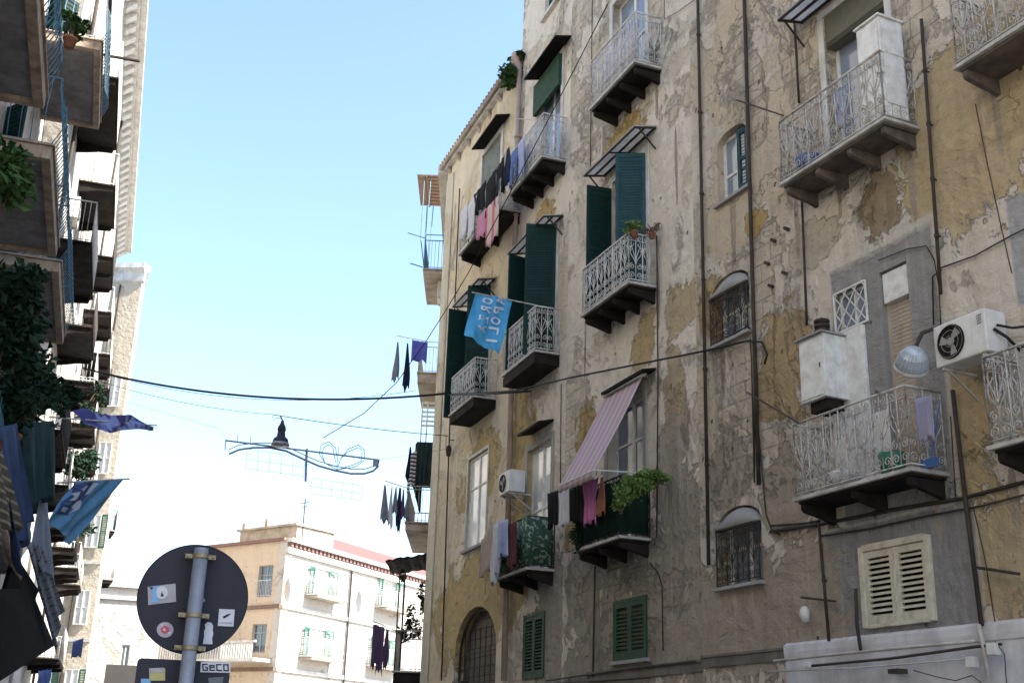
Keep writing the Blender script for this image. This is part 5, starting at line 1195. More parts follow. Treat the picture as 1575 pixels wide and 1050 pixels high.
build(mb, 'arm', K['white_paint'], aw, FM.M @ T((sa, -.14, zt_)))
# --- screens fixed on railings
def screen(F, s0, s1, z, h, mat, name, label, d=BD, side=True, lift=.05, holes=False):
    mb = MB(); n = 26; e = .02
    vs = []
    L1_ = s1 - s0; path = [(s0 + L1_ * i / n, -d + .03 - e + .012 * math.sin(i * 1.9)) for i in range(n + 1)]
    if side: path += [(s1 + e + .01 * math.sin(i * 2.2), -d + (d - .05) * i / 8) for i in range(1, 9)]
    for x, y in path: vs += [(x, y, z + lift), (x, y, z + h + .015 * math.sin(x * 9))]
    mb.add(vs, [(2 * i, 2 * i + 2, 2 * i + 3, 2 * i + 1) for i in range(len(path) - 1)])
    o = build(mb, name, mat, None, F.M, True, solid=.006, recenter=True); return tag(o, label, 'screen')
g = NG('patterned_green'); vo = g.n('TexVoronoi', Scale=16.0); g.l(g.obj, vo.inputs['Vector']); nz = g.noise(9, 4, .7)
g.col(g.mix(g.rng(g.mathn('ADD', vo.outputs['Distance'], nz), 1.13, 1.17), g.mix(g.rng(nz, .4, .6), (.015, .05, .03), (.03, .08, .045)), (.2, .26, .21))); g.rough(.8)
s_a, s_b = FLt.px(761, 894, BD)[0], FLt.px(810, 871, BD)[0]
screen(FLt, s_a + .02, s_b - .02, FLt.px(810, 871, BD)[1], .93, g.m, 'balcony_screen', 'dark green screen with pale leaf pattern round a balcony')
gn = cloth('green_netting', (.006, .018, .013), (.012, .034, .022))
s_a, s_b = FM.px(883, 845, BD)[0], FM.px(953, 826, BD)[0]
screen(FM, s_a + .02, s_b - .02, FM.px(883, 845, BD)[1], .88, gn, 'balcony_screen', 'plain dark green netting round the plant balcony')
wp = cloth('white_screen', (.5, .5, .52), (.4, .4, .43))
for F, Lp, Rp_, lb in ((FM, (905, 169), (975.5, 90), 'pale sheet behind the scrollwork of the topmost middle balcony'), (FLt, (782, 299), (833, 243), 'pale sheet behind the scrollwork of the topmost left balcony')):
    s_a, z_a = F.px(*Lp, BD); s_b = F.px(*Rp_, BD)[0]
    mb = MB(); vs = []; n = 20
    for i in range(n + 1): x = s_a + .35 + (s_b - s_a - .45) * i / n; vs += [(x, -BD + .10 + .02 * math.sin(i * 1.3), z_a + .06), (x, -BD + .10 + .02 * math.sin(i * 1.3), z_a + .86)]
    mb.add(vs, [(2 * i, 2 * i + 2, 2 * i + 3, 2 * i + 1) for i in range(n)]); tag(build(mb, 'balcony_screen', wp, None, F.M, True, solid=.006, recenter=True), lb, 'screen')
# --- foliage
def foliage(name, label, cat, blobs, n, size, mat, group=None, seed=1, stems=None, pot=None):
    rnd = random.Random(seed); mb = MB(); tot = sum(b[1][0] * b[1][1] * b[1][2] for b in blobs)
    for c, r in blobs:
        c = Vector(c); k = int(n * r[0] * r[1] * r[2] / tot)
        sub = [Vector((rnd.gauss(0, .45), rnd.gauss(0, .45), rnd.gauss(0, .45))) for _ in range(max(4, k // 40))]
        for _ in range(k):
            q = sub[rnd.randrange(len(sub))] + Vector((rnd.gauss(0, .2), rnd.gauss(0, .2), rnd.gauss(0, .2)))
            if q.length > 1.15: q *= 1.1 / q.length
            p = c + Vector((q.x * r[0], q.y * r[1], q.z * r[2]))
            d1 = Vector((rnd.uniform(-1, 1), rnd.uniform(-1, 1), rnd.uniform(-.9, .5))).normalized(); d2 = d1.orthogonal().normalized(); d2.rotate(Quaternion(d1, rnd.uniform(0, 6.28)))
            s = size * rnd.uniform(.6, 1.3); nn = d1.cross(d2) * s * .18
            mb.add([p, p + d1 * s * .5 + d2 * s * .32 + nn, p + d1 * s, p + d1 * s * .5 - d2 * s * .32 + nn], [(0, 1, 2), (0, 2, 3)])
    root = empty(name, T(Vector(blobs[0][0]) - Vector((0, 0, blobs[0][1][2])))); tag(root, label, cat, group)
    build(mb, 'foliage', K[mat], root)
    st = MB()
    for c, r in blobs:
        for i in range(5):
            b = Vector(c) + Vector((rnd.uniform(-.3, .3) * r[0], rnd.uniform(-.3, .3) * r[1], -r[2])); t = Vector(c) + Vector((rnd.uniform(-.8, .8) * r[0], rnd.uniform(-.8, .8) * r[1], rnd.uniform(-.2, .8) * r[2]))
            st.tube([b, b.lerp(t, .5) + Vector((0, 0, .1 * r[2])), t], [.008, .006, .003], 4)
    build(st, 'stem', K['brown_wood'], root)
    if pot:
        p = MB(); p.lathe([(.0, 0), (pot * .7, 0), (pot, pot * 1.3), (pot * 1.08, pot * 1.3), (pot * 1.08, pot * 1.55), (pot * .95, pot * 1.55), (pot * .9, pot * 1.3), (0, pot * 1.3)], T(Vector(blobs[0][0]) - Vector((0, 0, blobs[0][1][2] + pot * 1.5))), 16); build(p, 'pot', K['terracotta'], root, None, True)
    return root
def FP(F, x, y, out): s, z = F.px(x, y, out); return F.W(s, -out, z)
foliage('climbing_plant', 'bright green leafy plant spilling over the laundry balcony', 'plant', [(FP(FM, 966, 750, .62), (.22, .2, .24)), (FP(FM, 985, 738, .5), (.25, .2, .17)), (FP(FM, 1008, 736, .3), (.22, .2, .13)), (FP(FM, 955, 770, .62), (.1, .1, .2))], 1700, .075, 'leaf_bright', seed=3)
foliage('trailing_plant', 'dark ivy at the far end of the laundry balcony', 'plant', [(FP(FM, 884, 822, .62), (.12, .14, .26))], 350, .06, 'leaf_dark', seed=4)
foliage('potted_plant', 'small green plant on the rail below the teal shutters', 'plant', [(FP(FM, 975, 349, .45), (.16, .14, .09))], 260, .07, 'leaf_bright', seed=5, pot=.07)
foliage('potted_plant', 'dry brown plant at the wall end of the scrollwork balcony', 'plant', [(FP(FM, 1003, 352, .15), (.14, .12, .09))], 150, .05, 'light_wood', seed=6, pot=.06)
foliage('roof_weed', 'tuft of green weeds growing from the eave beside the hopper', 'plant', [(FP(FLt, 786, 116, .2), (.28, .25, .4))], 700, .14, 'leaf', seed=7)
foliage('roof_weed', 'small dark weed above the rainwater hopper', 'plant', [(FP(FLt, 801, 84, .1), (.12, .1, .14))], 120, .09, 'leaf_dark', seed=8)
foliage('potted_plant', 'plants crowding the lowest side balcony', 'plant', [(FP(FN, 622, 975, .7), (.3, .5, .2)), (FP(FN, 640, 950, .5), (.25, .5, .5)), (FP(FN, 650, 920, .3), (.18, .5, .4))], 900, .10, 'leaf_dark', seed=9)
foliage('potted_plant', 'hanging plant under the dark canopy', 'plant', [(FP(FN, 620, 885, .75), (.1, .3, .12))], 120, .08, 'leaf', seed=10)
# left row plants
for i, (x, y, r, n, m, lb) in enumerate(((6, 268, (.16, .4, .3), 500, 'leaf', 'small bush hanging in front of the second grey slab'),
    (14, 508, (.30, .8, .42), 1500, 'leaf_dark', 'big dark bush on the shaded left balcony'), (48, 592, (.24, .5, .26), 900, 'leaf', 'round green bush above the terracotta pot'),
    (15, 440, (.35, .5, .25), 700, 'leaf_dark', 'dark foliage at the left border under the third slab'), (95, 606, (.22, .6, .22), 800, 'leaf_dark', 'dark plant beside the far end of the left balcony'), (20, 610, (.5, .7, .45), 1000, 'leaf_dark', 'dark plant behind the terracotta pot'))):
    foliage('balcony_bush', lb, 'bush', [(FP(FNL, x, y, 1.28), r)], n, .12, m, seed=20 + i, pot=(.16 if i in (2, 5) else None))
for i, (x, y, lb) in enumerate(((148, 603, 'dark round shrub on the balcony row of the white building'), (140, 640, 'dark shrub just above the striped banner'), (140, 705, 'dark shrub between the two flags'), (118, 715, 'dark shrub on a box left of the lower flag'), (128, 810, 'dark shrub behind the lower flag tip'))):
    foliage('balcony_bush', lb, 'bush', [(FP(FF, x, y, 1.0), (.32, .6, .32))], 500, .13, 'leaf_dark', seed=40 + i)
foliage('potted_plant', 'green plant on the high left balcony behind the railing', 'plant', [(FP(FNL, 112, 38, 1.0), (.12, .2, .25)), (FP(FNL, 120, 45, 1.0), (.1, .2, .2))], 300, .09, 'leaf', seed=50, pot=.1)
# --- air conditioners
def ac(F, s0, s1, z0, z1, out, label, dep=.3, fan='left', group='air conditioners on the facades'):
    root = empty('air_conditioner', F.M @ T(((s0 + s1) / 2, -out, z0))); tag(root, label, 'air conditioner', group)
    mb = MB(); mb.box(s0, -out, z0, s1, -out + dep, z1); build(mb, 'casing', K['ac_white'], root, F.M, bevel=.018)
    H = z1 - z0; cx_ = s0 + H * .52 if fan == 'left' else s1 - H * .52; r = H * .38
    MM = F.M @ T((cx_, -out - .004, (z0 + z1) / 2)) @ Matrix.Rotation(R_(90), 4, 'X')
    m = MB(); m.lathe([(0, 0), (r, 0), (r, .012), (r * 1.06, .012), (r * 1.06, 0)], MM, 28); build(m, 'fan_opening', K['dark'], root)
    f = MB()
    for k in range(3):
        a = k * 2.094 + .5; f.add([MM @ Vector((r * rr * math.cos(a + da), r * rr * math.sin(a + da), .004 + .006 * t)) for rr, da, t in ((.18, 0, 0), (.85, -.1, 0), (.9, .55, 1), (.4, .8, 1))], [(0, 1, 2, 3)])
    f.lathe([(r * .28, .006), (r * .25, .018), (0, .02)], MM, 14); build(f, 'fan', paint('fan_grey', (.30, .28, .26), (.2, .19, .18), .6), root)
    gr = MB()
    for k in (1.9, 3.7, 5.5): gr.tube([MM @ Vector((r * k / 5.5 * math.cos(t * .35), r * k / 5.5 * math.sin(t * .35), .022)) for t in range(18)], .0018, 3, closed=True)
    build(gr, 'grille', K['iron_grey'], root)
    for x in (s0 + .08, s1 - .08):
        b = MB(); b.beam((x, 0, z0 - .02), (x, -out + .02, z0 - .02), .03); b.beam((x, -.01, z0 - .3), (x, -out + .1, z0 - .035), .02); build(b, 'bracket', K['iron_grey'], root, F.M)
    return root
s0, za_ = FR.px(1434, 502, .50); s1, zb_ = FR.px(1513, 474, .50); zl = FR.px(1440, 567, .50)[1]
root = ac(FR, s0, s1, zl, (za_ + zb_) / 2, .50, 'large white air conditioner left of the rightmost lower balcony')
mb = MB(); H = (za_ + zb_) / 2 - zl
for k in range(3):
    for j in range(4): mb.beam((s0 + .62 + k * .022, -.503, zl + H * .66 + j * .028), (s0 + .635 + k * .022, -.503, zl + H * .66 + j * .028 + .018), .008, .004)
build(mb, 'label_plate', paint('blue_print', (.1, .11, .2), (.12, .12, .2), .6), root, FR.M)
mb = MB(); mb.tube([(s1 + .01, -.4, zl + .25), (s1 + .08, -.3, zl + .15), (s1 + .10, -.15, zl + .02), (s1 + .05, -.05, zl + .1)], .018, 6); mb.tube([(s1 + .01, -.35, zl + .3), (s1 + .12, -.25, zl + .25), (s1 + .14, -.05, zl + .3)], .014, 6); build(mb, 'hose', K['cable'], root, FR.M, True)
s0, za_ = FLt.px(768, 730, .5); s1, zb_ = FLt.px(784, 721, .5); ac(FLt, s0, s1, FLt.px(769, 762, .5)[1], za_, .5, 'small air conditioner between the tall window and the pink downpipe', dep=.34)
xq = FN.px(650, 412, .8)[0]; o1, z1 = cross(FN, 673, 432, xq - .5); o2, z2_ = cross(FN, 690, 455, xq - .5)
ac(FN, xq - 1.4, xq - .6, z2_ - .0, z2_ + .55, .34, 'air conditioner under the highest side balcony', dep=.28)
ac(FF, 3.2, 4.0, FF.px(106, 957, .45)[1], FF.px(106, 957, .45)[1] + .55, .45, 'air conditioner low on the left row above the barred balcony')
for i, (x, y, lb) in enumerate(((100, 946, 'air conditioner hung low between the left awning and the barred balcony'), (122, 328, 'air conditioner seen from below beside the blue railings'))):
    s, z = FNL.px(x, y, .6); ac(FNL, s - .4, s + .4, z - .3, z + .3, .6, lb)
for x, y, lb in ((463, 888, 'cream satellite dish left of the upper green shutters'), (571, 906, 'cream satellite dish left of the second upper green shutters')):
    s, z = FDr.px(x, y, .6); r_ = empty('satellite_dish', FDr.M @ T((s, -.6, z))); tag(r_, lb, 'satellite dish', 'satellite dishes on the distant building')
    MM = FDr.M @ T((s, -.6, z)) @ Rz(-.7) @ Matrix.Rotation(R_(70), 4, 'X'); m = MB(); m.lathe([(0, 0), (.2, .02), (.34, .07), (.42, .12), (.42, .13), (.33, .085), (0, .015)], MM, 20); build(m, 'dish', K['ac_white'], r_, None, True)
    m = MB(); m.tube([(s, -.6, z), (s, -.1, z - .1), (s, 0, z - .1)], .03, 5); build(m, 'arm', K['iron_grey'], r_, FDr.M)
# --- cabinets on the right-hand balconies
s0, _ = FR.px(1316, 48, .5); s1, zt_ = FR.px(1350, 22, .5)
r_ = empty('locker', FR.M @ T(((s0 + s1) / 2, -.3, 9.04))); tag(r_, 'tall white metal locker standing in the upper right balcony', 'locker')
mb = MB(); mb.box(s0, -.5, 9.04, s1, -.12, zt_ - .02); build(mb, 'body', K['white_paint'], r_, FR.M, bevel=.012)
mb = MB(); mb.box(s0 + .03, -.515, 9.2, s1 - .03, -.501, zt_ - .08); build(mb, 'door', K['white_paint'], r_, FR.M, bevel=.006); mb = MB(); mb.box(s1 + .001, -.46, 9.2, s1 + .012, -.16, zt_ - .08); build(mb, 'side_panel', K['white_paint'], r_, FR.M, bevel=.004)
mb = MB(); mb.box(s0 - .02, -.53, zt_ - .02, s1 + .025, -.1, zt_ + .01); build(mb, 'top', K['white_paint'], r_, FR.M, bevel=.006)
s0, zt_ = FR.px(1228, 527, .42); s1, _ = FR.px(1265, 514, .42); zb_ = FR.px(1233, 622, .42)[1]
r_ = empty('boiler_cabinet', FR.M @ T(((s0 + s1) / 2, -.42, zb_))); tag(r_, 'white metal boiler cabinet with a flue hung beside the lower balcony', 'cabinet')
mb = MB(); mb.box(s0, -.42, zb_, s1, -.02, zt_); build(mb, 'body', K['white_paint'], r_, FR.M, bevel=.01)
mb = MB(); mb.box(s0 + .03, -.434, zb_ + .03, s1 - .03, -.421, zt_ - .04); build(mb, 'door', K['white_paint'], r_, FR.M, bevel=.005)
mb = MB(); mb.tube([(s1 - .06, -.436, (zb_ + zt_) / 2 - .03), (s1 - .06, -.45, (zb_ + zt_) / 2), (s1 - .06, -.436, (zb_ + zt_) / 2 + .03)], .008, 5); build(mb, 'handle', K['iron_dark'], r_, FR.M)
mb = MB(); mb.box(s0 - .04, -.47, zt_ + .001, s1 + .03, -.0, zt_ + .025); build(mb, 'top', K['grey_plaster'], r_, FR.M, bevel=.005)
mb = MB(); cxx = (s0 + s1) / 2; mb.lathe([(.06, 0), (.06, .07), (.10, .08), (.10, .115), (.07, .12), (.07, .14), (.10, .145), (.10, .18), (.07, .185), (.07, .205), (.10, .21), (.10, .245), (.07, .25), (.02, .28), (0, .28)], T((cxx, -.22, zt_ + .02)), 16); build(mb, 'flue', K['iron_dark'], r_, FR.M, True)
mb = MB(); mb.box(s0 + .1, -.36, zb_ - .14, s1 - .05, -.1, zb_ - .002); build(mb, 'valve_box', K['under'], r_, FR.M)
# --- wall street lamp with ribbed back
s, z = FR.px(1402, 562, .95); c_ = FR.W(s, -.95, z)
r_ = empty('street_lamp', T(c_)); tag(r_, 'ribbed aluminium wall lamp hanging in front of the roller shutter', 'street lamp')
toc = (Vector((0, 0, EYE)) - c_).normalized()
ax = (Vector((-toc.x, -toc.y, 0)) * .9 + Vector((-.25, 0, -.62))).normalized()   # light points down and out
q = (-ax).to_track_quat('Z', 'Y').to_matrix().to_4x4(); MM = T(c_) @ q
mb = MB(); n = 56; prof = [(.165, -.02), (.165, .0), (.16, .05), (.135, .13), (.09, .19), (.045, .22), (0, .225)]
vs = []; fs = []
for j, (r, zz) in enumerate(prof):
    for k in range(n): rr = r * (1 + (.06 if (k // 1) % 2 and 0 < j < 5 else 0)); vs.append(MM @ Vector((rr * math.cos(2 * math.pi * k / n), rr * math.sin(2 * math.pi * k / n), zz)))
for j in range(len(prof) - 1):
    for k in range(n): l = (k + 1) % n; fs.append((j * n + k, j * n + l, (j + 1) * n + l, (j + 1) * n + k))
mb.add(vs, fs); build(mb, 'ribbed_housing', paint('aluminium_lamp', (.42, .47, .52), (.3, .34, .38), .45, metal=.4, scale=8), r_)
mb = MB(); mb.lathe([(.175, .0), (.18, -.03), (.16, -.055), (.08, -.075), (0, -.08)], MM, 30); build(mb, 'diffuser', K['ac_white'], r_, None, True)
e1 = MM @ Vector((.1, 0, .17)); s2_, z2_ = FR.px(1418, 512, .75); s3_, z3_ = FR.px(1447, 500, .15)
mb = MB(); mb.tube([MM @ Vector((0, 0, .2)), FR.W(s2_, -.80, z2_ - .08), FR.W(s2_, -.75, z2_), FR.W(s3_, -.12, z3_), FR.W(s3_, 0, z3_)], .022, 8); build(mb, 'arm', K['pipe_dark'], r_, None, True)
# --- cables across the street
def sag(a, b, d, n=24): a = Vector(a); b = Vector(b); return [a.lerp(b, i / n) - Vector((0, 0, d * 4 * (i / n) * (1 - i / n))) for i in range(n + 1)]
pl = FP(FF, 128, 566, .9); pm = FP(FLt, 694, 604, .72)
wire(sag(pl, pm, .42), .028, 'cable', 'thick black cable sagging across the street over the sky')
wire([FP(FLt, 690, 606, .72), FP(FLt, 740, 604, .68), FP(FLt, 790, 601, .62), FP(FM, 880, 580, .5), FP(FM, 960, 564, .35), FP(FM, 1030, 550, .2), FP(FM, 1066, 543, .13), FP(FR, 1090, 538, .13), FP(FR, 1150, 524, .1), FP(FR, 1172, 526, .1), FP(FR, 1180, 545, .1), FP(FR, 1176, 560, .1)], .017, 'cable', 'black cable running from the yellow corner to the downpipes on the tall facade')
wire([FP(FLt, 695, 607, .74), FP(FLt, 760, 605, .70), FP(FLt, 816, 601, .66)], .024, 'cable', 'short thick black cable end in front of the lower scrollwork balcony')
wire(sag(FP(FF, 128, 566, .95), pt(640, 600, 29), .5), .007, 'wire', 'thin wire running just below the thick street cable', 'wire')
wire(sag(FP(FF, 120, 575, 1.0), pt(418, 637, 27), .15), .006, 'wire', 'thin wire from the left row to the hanging street lamp', 'wire')
wire(sag(pt(418, 637, 27), FP(FLt, 689, 670, .1), .05), .010, 'wire', 'wire from the hanging street lamp to the wall lantern', 'wire')
dg = [(940, -4, 20), (860, 152, 21), (780, 305, 22.5), (720, 420, 24), (690, 470, 25), (655, 525, 26), (610, 588, 27), (560, 635, 27), (497, 673, 27)]
wire([pt(*p) for p in dg], .011, 'wire', 'long thin wire crossing the facade diagonally from the top edge down to the light frame', 'wire')
# --- hanging street lamp
LD = 27.0; c_ = pt(431, 684, LD)
r_ = empty('street_lamp', T(c_)); tag(r_, 'bell shaped street lamp hanging on a wire over the street', 'street lamp')
mb = MB(); mb.lathe([(.19, .05), (.165, .14), (.10, .20), (.085, .32), (.10, .36), (.09, .42), (.05, .50), (.03, .58), (0, .6)], T(c_), 24); build(mb, 'hood', paint('lamp_dark_blue', (.03, .035, .06), (.05, .05, .07), .5), r_, None, True)
mb = MB(); mb.lathe([(.19, .048), (.215, .01), (.20, -.02), (.1, -.045), (0, -.05)], T(c_), 24); build(mb, 'glass_bowl', paint('lamp_bowl', (.35, .36, .42), (.28, .28, .33), .3), r_, None, True)
mb = MB(); mb.tube([c_ + Vector((0, 0, .58)), pt(431, 639, LD)], .015, 6); mb.tube([c_ + Vector((0, 0, .62)), pt(424, 642, LD), pt(421, 646, LD), pt(419, 640, LD)], .008, 4); build(mb, 'hook', K['cable'], r_)
# --- festive light frame
DF = 27.5
def Pz(x, y): return pt(x, y, DF)
r_ = empty('light_frame', T(Pz(470, 700))); tag(r_, 'unlit festive light frame with curled loops hung between the buildings', 'light frame')
mb = MB(); mb.tube([Pz(347, 677), Pz(583, 707)], .022, 5); mb.tube([Pz(347, 677), Pz(346, 692)], .014, 4); mb.tube([Pz(472, 690), Pz(470, 740)], .03, 5); mb.tube([Pz(583, 707), Pz(580, 720)], .02, 5); mb.boxm(T(Pz(578, 712)), .12, .12, .14)
for x in (365, 385, 440, 520, 560): mb.tube([Pz(x, 677 + (x - 347) * .127), Pz(x + 1, 664 + (x - 347) * .127)], .008, 4)
build(mb, 'main_bar', K['galv'], r_)
mb = MB()
for dy, r in ((0, .026), (7, .012)):
    mb.tube([Pz(x, y - dy) for x, y in ((352, 698), (368, 691), (390, 688), (415, 688), (440, 693), (465, 705), (490, 716), (515, 723), (540, 728), (560, 728), (574, 724), (582, 716))], r, 5)
build(mb, 'curved_bar', K['galv'], r_)
mb = MB()
for k in (0, 4):
    mb.tube([Pz(x, y) for x, y in ((519, 722 - k), (500, 712), (491 + k, 698), (494 + k, 684 + k), (506, 679 + k), (516 - k, 688), (519 - k, 705), (519, 722 - k), (524, 705), (536, 690 + k), (551, 684 + k), (561 - k, 692), (560 - k, 708), (545, 718 - k), (519, 722))], .012, 4)
build(mb, 'loop', K['galv'], r_)
mb = MB()
for x0, x1, y0 in ((380, 469, 690), (480, 558, 735)):
    n = 5
    for i in range(n + 1):
        x = x0 + (x1 - x0) * i / n; yt = y0 + (i * 2.4 if x0 < 400 else i * 2.2); mb.tube([Pz(x, yt), Pz(x - 2, yt + 32 - (8 if x0 > 400 else 0))], .005, 3)
    for k in (0, 16, 30):
        k2 = k * (.78 if x0 > 400 else 1); mb.tube([Pz(x0 - 1, y0 + k2), Pz(x1 - 2, y0 + k2 + (12 if x0 < 400 else 11))], .005, 3)
build(mb, 'hanging_net', K['iron_grey'], r_)
mb = MB(); mb.tube([pt(347, 677, DF), pt(342, 660, DF + .05), FP(FF, 132, 600, .9)], .004, 3); mb.tube([Pz(583, 707), FP(FLt, 690, 690, .1)], .004, 3); build(mb, 'stay_wire', K['cable'], r_)
# --- the back of the traffic sign, close by
c_ = pt(297, 920, 5.95); toc = Vector((-c_.x, -c_.y, 0)).normalized(); rt = Vector((-toc.y, toc.x, 0)); 
if rt.x < 0: rt = -rt
MS = Matrix((rt, -toc, Vector((0, 0, 1)))).transposed().to_4x4(); MS.translation = c_       # local x right, y away from the camera, z up
sg = empty('traffic_sign', T((c_.x, c_.y, -.002))); tag(sg, 'back of a round traffic sign on a grey pole, covered with stickers', 'sign')
Kd = paint('dark_sign_back', (.021, .022, .033), (.03, .031, .042), .55, scale=3, bump=.05, streak=.3)
def sp_(x, y):      # pixel -> local x, z on the sign plane
    r = ray(x, y); n_ = MS.to_3x3().col[1]; k = n_.dot(c_ - Vector((0, 0, EYE))) / n_.dot(r); p = Vector((0, 0, EYE)) + r * k - c_
    return p.dot(MS.to_3x3().col[0]), p.z
RS = (sp_(383, 920)[0] - sp_(211, 920)[0]) / 2
mb = MB(); mb.lathe([(0, 0), (RS - .006, 0), (RS - .002, -.003), (RS, .0), (RS, .012), (RS - .012, .02), (0, .02)], MS @ Matrix.Rotation(R_(-90), 4, 'X'), 72)
build(mb, 'disc', Kd, sg, None, False)
def rr(x0, x1, z0, z1, r, y0, y1, n=5):
    pts = []
    for cx, cz, a0 in ((x1 - r, z0 + r, -90), (x1 - r, z1 - r, 0), (x0 + r, z1 - r, 90), (x0 + r, z0 + r, 180)):
        for i in range(n + 1): a = R_(a0 + 90 * i / n); pts.append((cx + r * math.cos(a), cz + r * math.sin(a)))
    m = MB(); m.prism(pts, lambda u, v, t: MS @ Vector((u, t, v)), y1, y0); return m
xl, zt_ = sp_(212, 1011); xr, _ = sp_(356, 1012); zl_ = zt_ - .30
build(rr(xl, xr, zl_, zt_, .02, 0, .018), 'lower_plate', Kd, sg)
for (a, b) in ((sp_(212, 1050)[1], 0),): pass
mb = MB(); px_top = sp_(310, 849); pbx = sp_(297, 950)[0] * .0 + (sp_(310, 852)[0] + sp_(300, 930)[0]) / 2 - .004
xpole = (sp_(309, 856)[0] + sp_(286, 1045)[0]) / 2
M0 = MS @ T((xpole, -.075, 0)); g0_ = -c_.z
mb.tube([M0 @ Vector((0, 0, g0_)), M0 @ Vector((0, 0, px_top[1]))], .034, 20); build(mb, 'pole', K['galv'], sg, None, True)
mb = MB(); mb.lathe([(.033, 0), (.034, .008), (0, .012)], M0 @ T((0, 0, px_top[1])), 20); build(mb, 'cap', K['galv'], sg, None, True)
for yy in (858, 948, 998):
    z = sp_(300, yy)[1]
    mb = MB(); mb.lathe([(.0355, -.012), (.038, -.010), (.038, .010), (.0355, .012)], M0 @ T((0, 0, z)), 20)
    for q in (-1, 1): mb.boxm(M0 @ T((q * .052, .035, z)), .04, .05, .022); mb.lathe([(.007, 0), (.007, .01), (0, .01)], M0 @ T((q * .058, .01, z)) @ Matrix.Rotation(R_(90), 4, 'X'), 6)
    build(mb, 'clamp', paint('brass_clamp', (.22, .19, .12), (.14, .12, .09), .5, metal=.5, scale=20), sg, None, False, bevel=.002)
def stk(pts, mat, name='sticker', label=None, y=-.006):
    P_ = [sp_(*p) for p in pts]; m = MB(); m.prism(P_, lambda u, v, t: MS @ Vector((u, t, v)), y, y + .0015); o = build(m, name, mat, sg)
    if label: o['label'] = label
    return o
Kwh = paint('sticker_white', (.42, .44, .5), (.33, .35, .4), .6, bump=0, scale=20); Kgy = paint('sticker_grey', (.28, .27, .30), (.22, .21, .24), .7, bump=0, scale=15); Kbu = paint('sticker_blue', (.10, .25, .45), (.15, .3, .5), .6, bump=0)
Krd = paint('sticker_red', (.35, .04, .08), (.3, .05, .08), .6, bump=0); Kyl = paint('sticker_yellow', (.33, .30, .10), (.28, .26, .14), .6, bump=0, scale=15); Kbk = paint('sticker_black', (.02, .02, .03), (.03, .03, .04), .6, bump=0)
def ell(x, y, rx, ry, n=18): return [(x + rx * math.cos(2 * math.pi * i / n), y + ry * math.sin(2 * math.pi * i / n)) for i in range(n)]
def sub(pts, m, y=-.008): P_ = [sp_(*p) for p in pts]; mb = MB(); mb.prism(P_, lambda u, v, t: MS @ Vector((u, t, v)), y, y + .0012); return mb
o = stk([(227, 902), (270, 897), (271, 925), (228, 930)], Kgy, label='rectangular grey and blue sticker')
for pts, m, y in (([(234, 902), (248, 900), (244, 927), (233, 926)], Kbu, -.008), (ell(249, 911, 9, 10), Kwh, -.0095), ([(247, 917), (249, 909), (252, 917)], Kbk, -.011), ([(230, 902), (236, 903), (233, 907)], Kbk, -.0095)): build(sub(pts, m, y), 'print', m, o)
o = stk(ell(254, 968, 13, 12), Kgy, label='small round sticker with a red centre')
build(sub(ell(254, 968, 7, 6), Krd), 'print', Krd, o); build(sub([(246, 960), (252, 958), (250, 964)], Kwh), 'print', Kwh, o); build(sub([(257, 972), (264, 970), (261, 977)], Kwh), 'print', Kwh, o); build(sub([(250, 969), (253, 965), (255, 970)], Kwh, -.0095), 'print', Kwh, o)
stk([(312, 990), (314, 978), (314, 970), (316, 966), (315, 960), (319, 956), (325, 957), (328, 962), (327, 968), (328, 974), (326, 982), (327, 990)], Kwh, label='white figure shaped sticker')
o = stk([(337, 936), (361, 937), (359, 963), (335, 962)], Kwh, label='square white sticker with a small dark mark')
build(sub([(342, 948), (350, 944), (356, 943), (351, 947), (348, 949), (344, 951)], Kbk), 'print', Kbk, o); build(sub([(338, 956), (357, 957), (357, 959), (338, 958)], Kgy), 'print', Kgy, o)
stk([(305, 920), (311, 916), (316, 923), (309, 929)], Kgy)
o = stk([(229, 1027), (254, 1027), (254, 1046), (230, 1046)], Kyl, label='yellow and grey sticker on the lower plate'); build(sub([(229, 1027), (252, 1026), (250, 1033), (231, 1034)], Kgy), 'print', Kgy, o)
stk([(217, 1043), (232, 1043), (231, 1062), (216, 1062)], Kbu); stk([(320, 1042), (344, 1040), (342, 1052), (322, 1054)], paint('sticker_dull', (.06, .08, .10), (.1, .12, .13), .7, bump=0, scale=30))
o = stk([(309, 1017), (355, 1018), (354, 1034), (308, 1033)], Kwh, label='white sticker reading GECO')
mb = MB(); n = 4
for i, ch in enumerate('GeCO'):
    def sq(a, b, c, d):     # strokes of square letters, in the sticker's own unit box
        x0 = 311.5 + i * 10.7; P_ = [sp_(x0 + u * 8.6 - (vv) * .8, 1031.0 - vv * 11.0 + (x0 - 311) * .02) for u, vv in ((a, b), (c, b), (c, d), (a, d))]
        mb.prism(P_, lambda u, v, t: MS @ Vector((u, t, v)), -.0085, -.0072)
    t_ = .24; ty = .19
    if ch != 'e': sq(0, 0, t_, 1); sq(0, 0, 1, ty); sq(0, 1 - ty, 1, 1)
    if ch == 'G': sq(1 - t_, 0, 1, .5); sq(.5, .38, 1, .56)
    if ch == 'O': sq(1 - t_, 0, 1, 1)
    if ch == 'e': sq(0, 0, t_, .86); sq(0, 0, 1, ty); sq(0, .40, 1, .40 + ty * .9); sq(0, .86 - ty, 1, .86); sq(1 - t_, .40, 1, .86)
build(mb, 'print', Kbk, o)
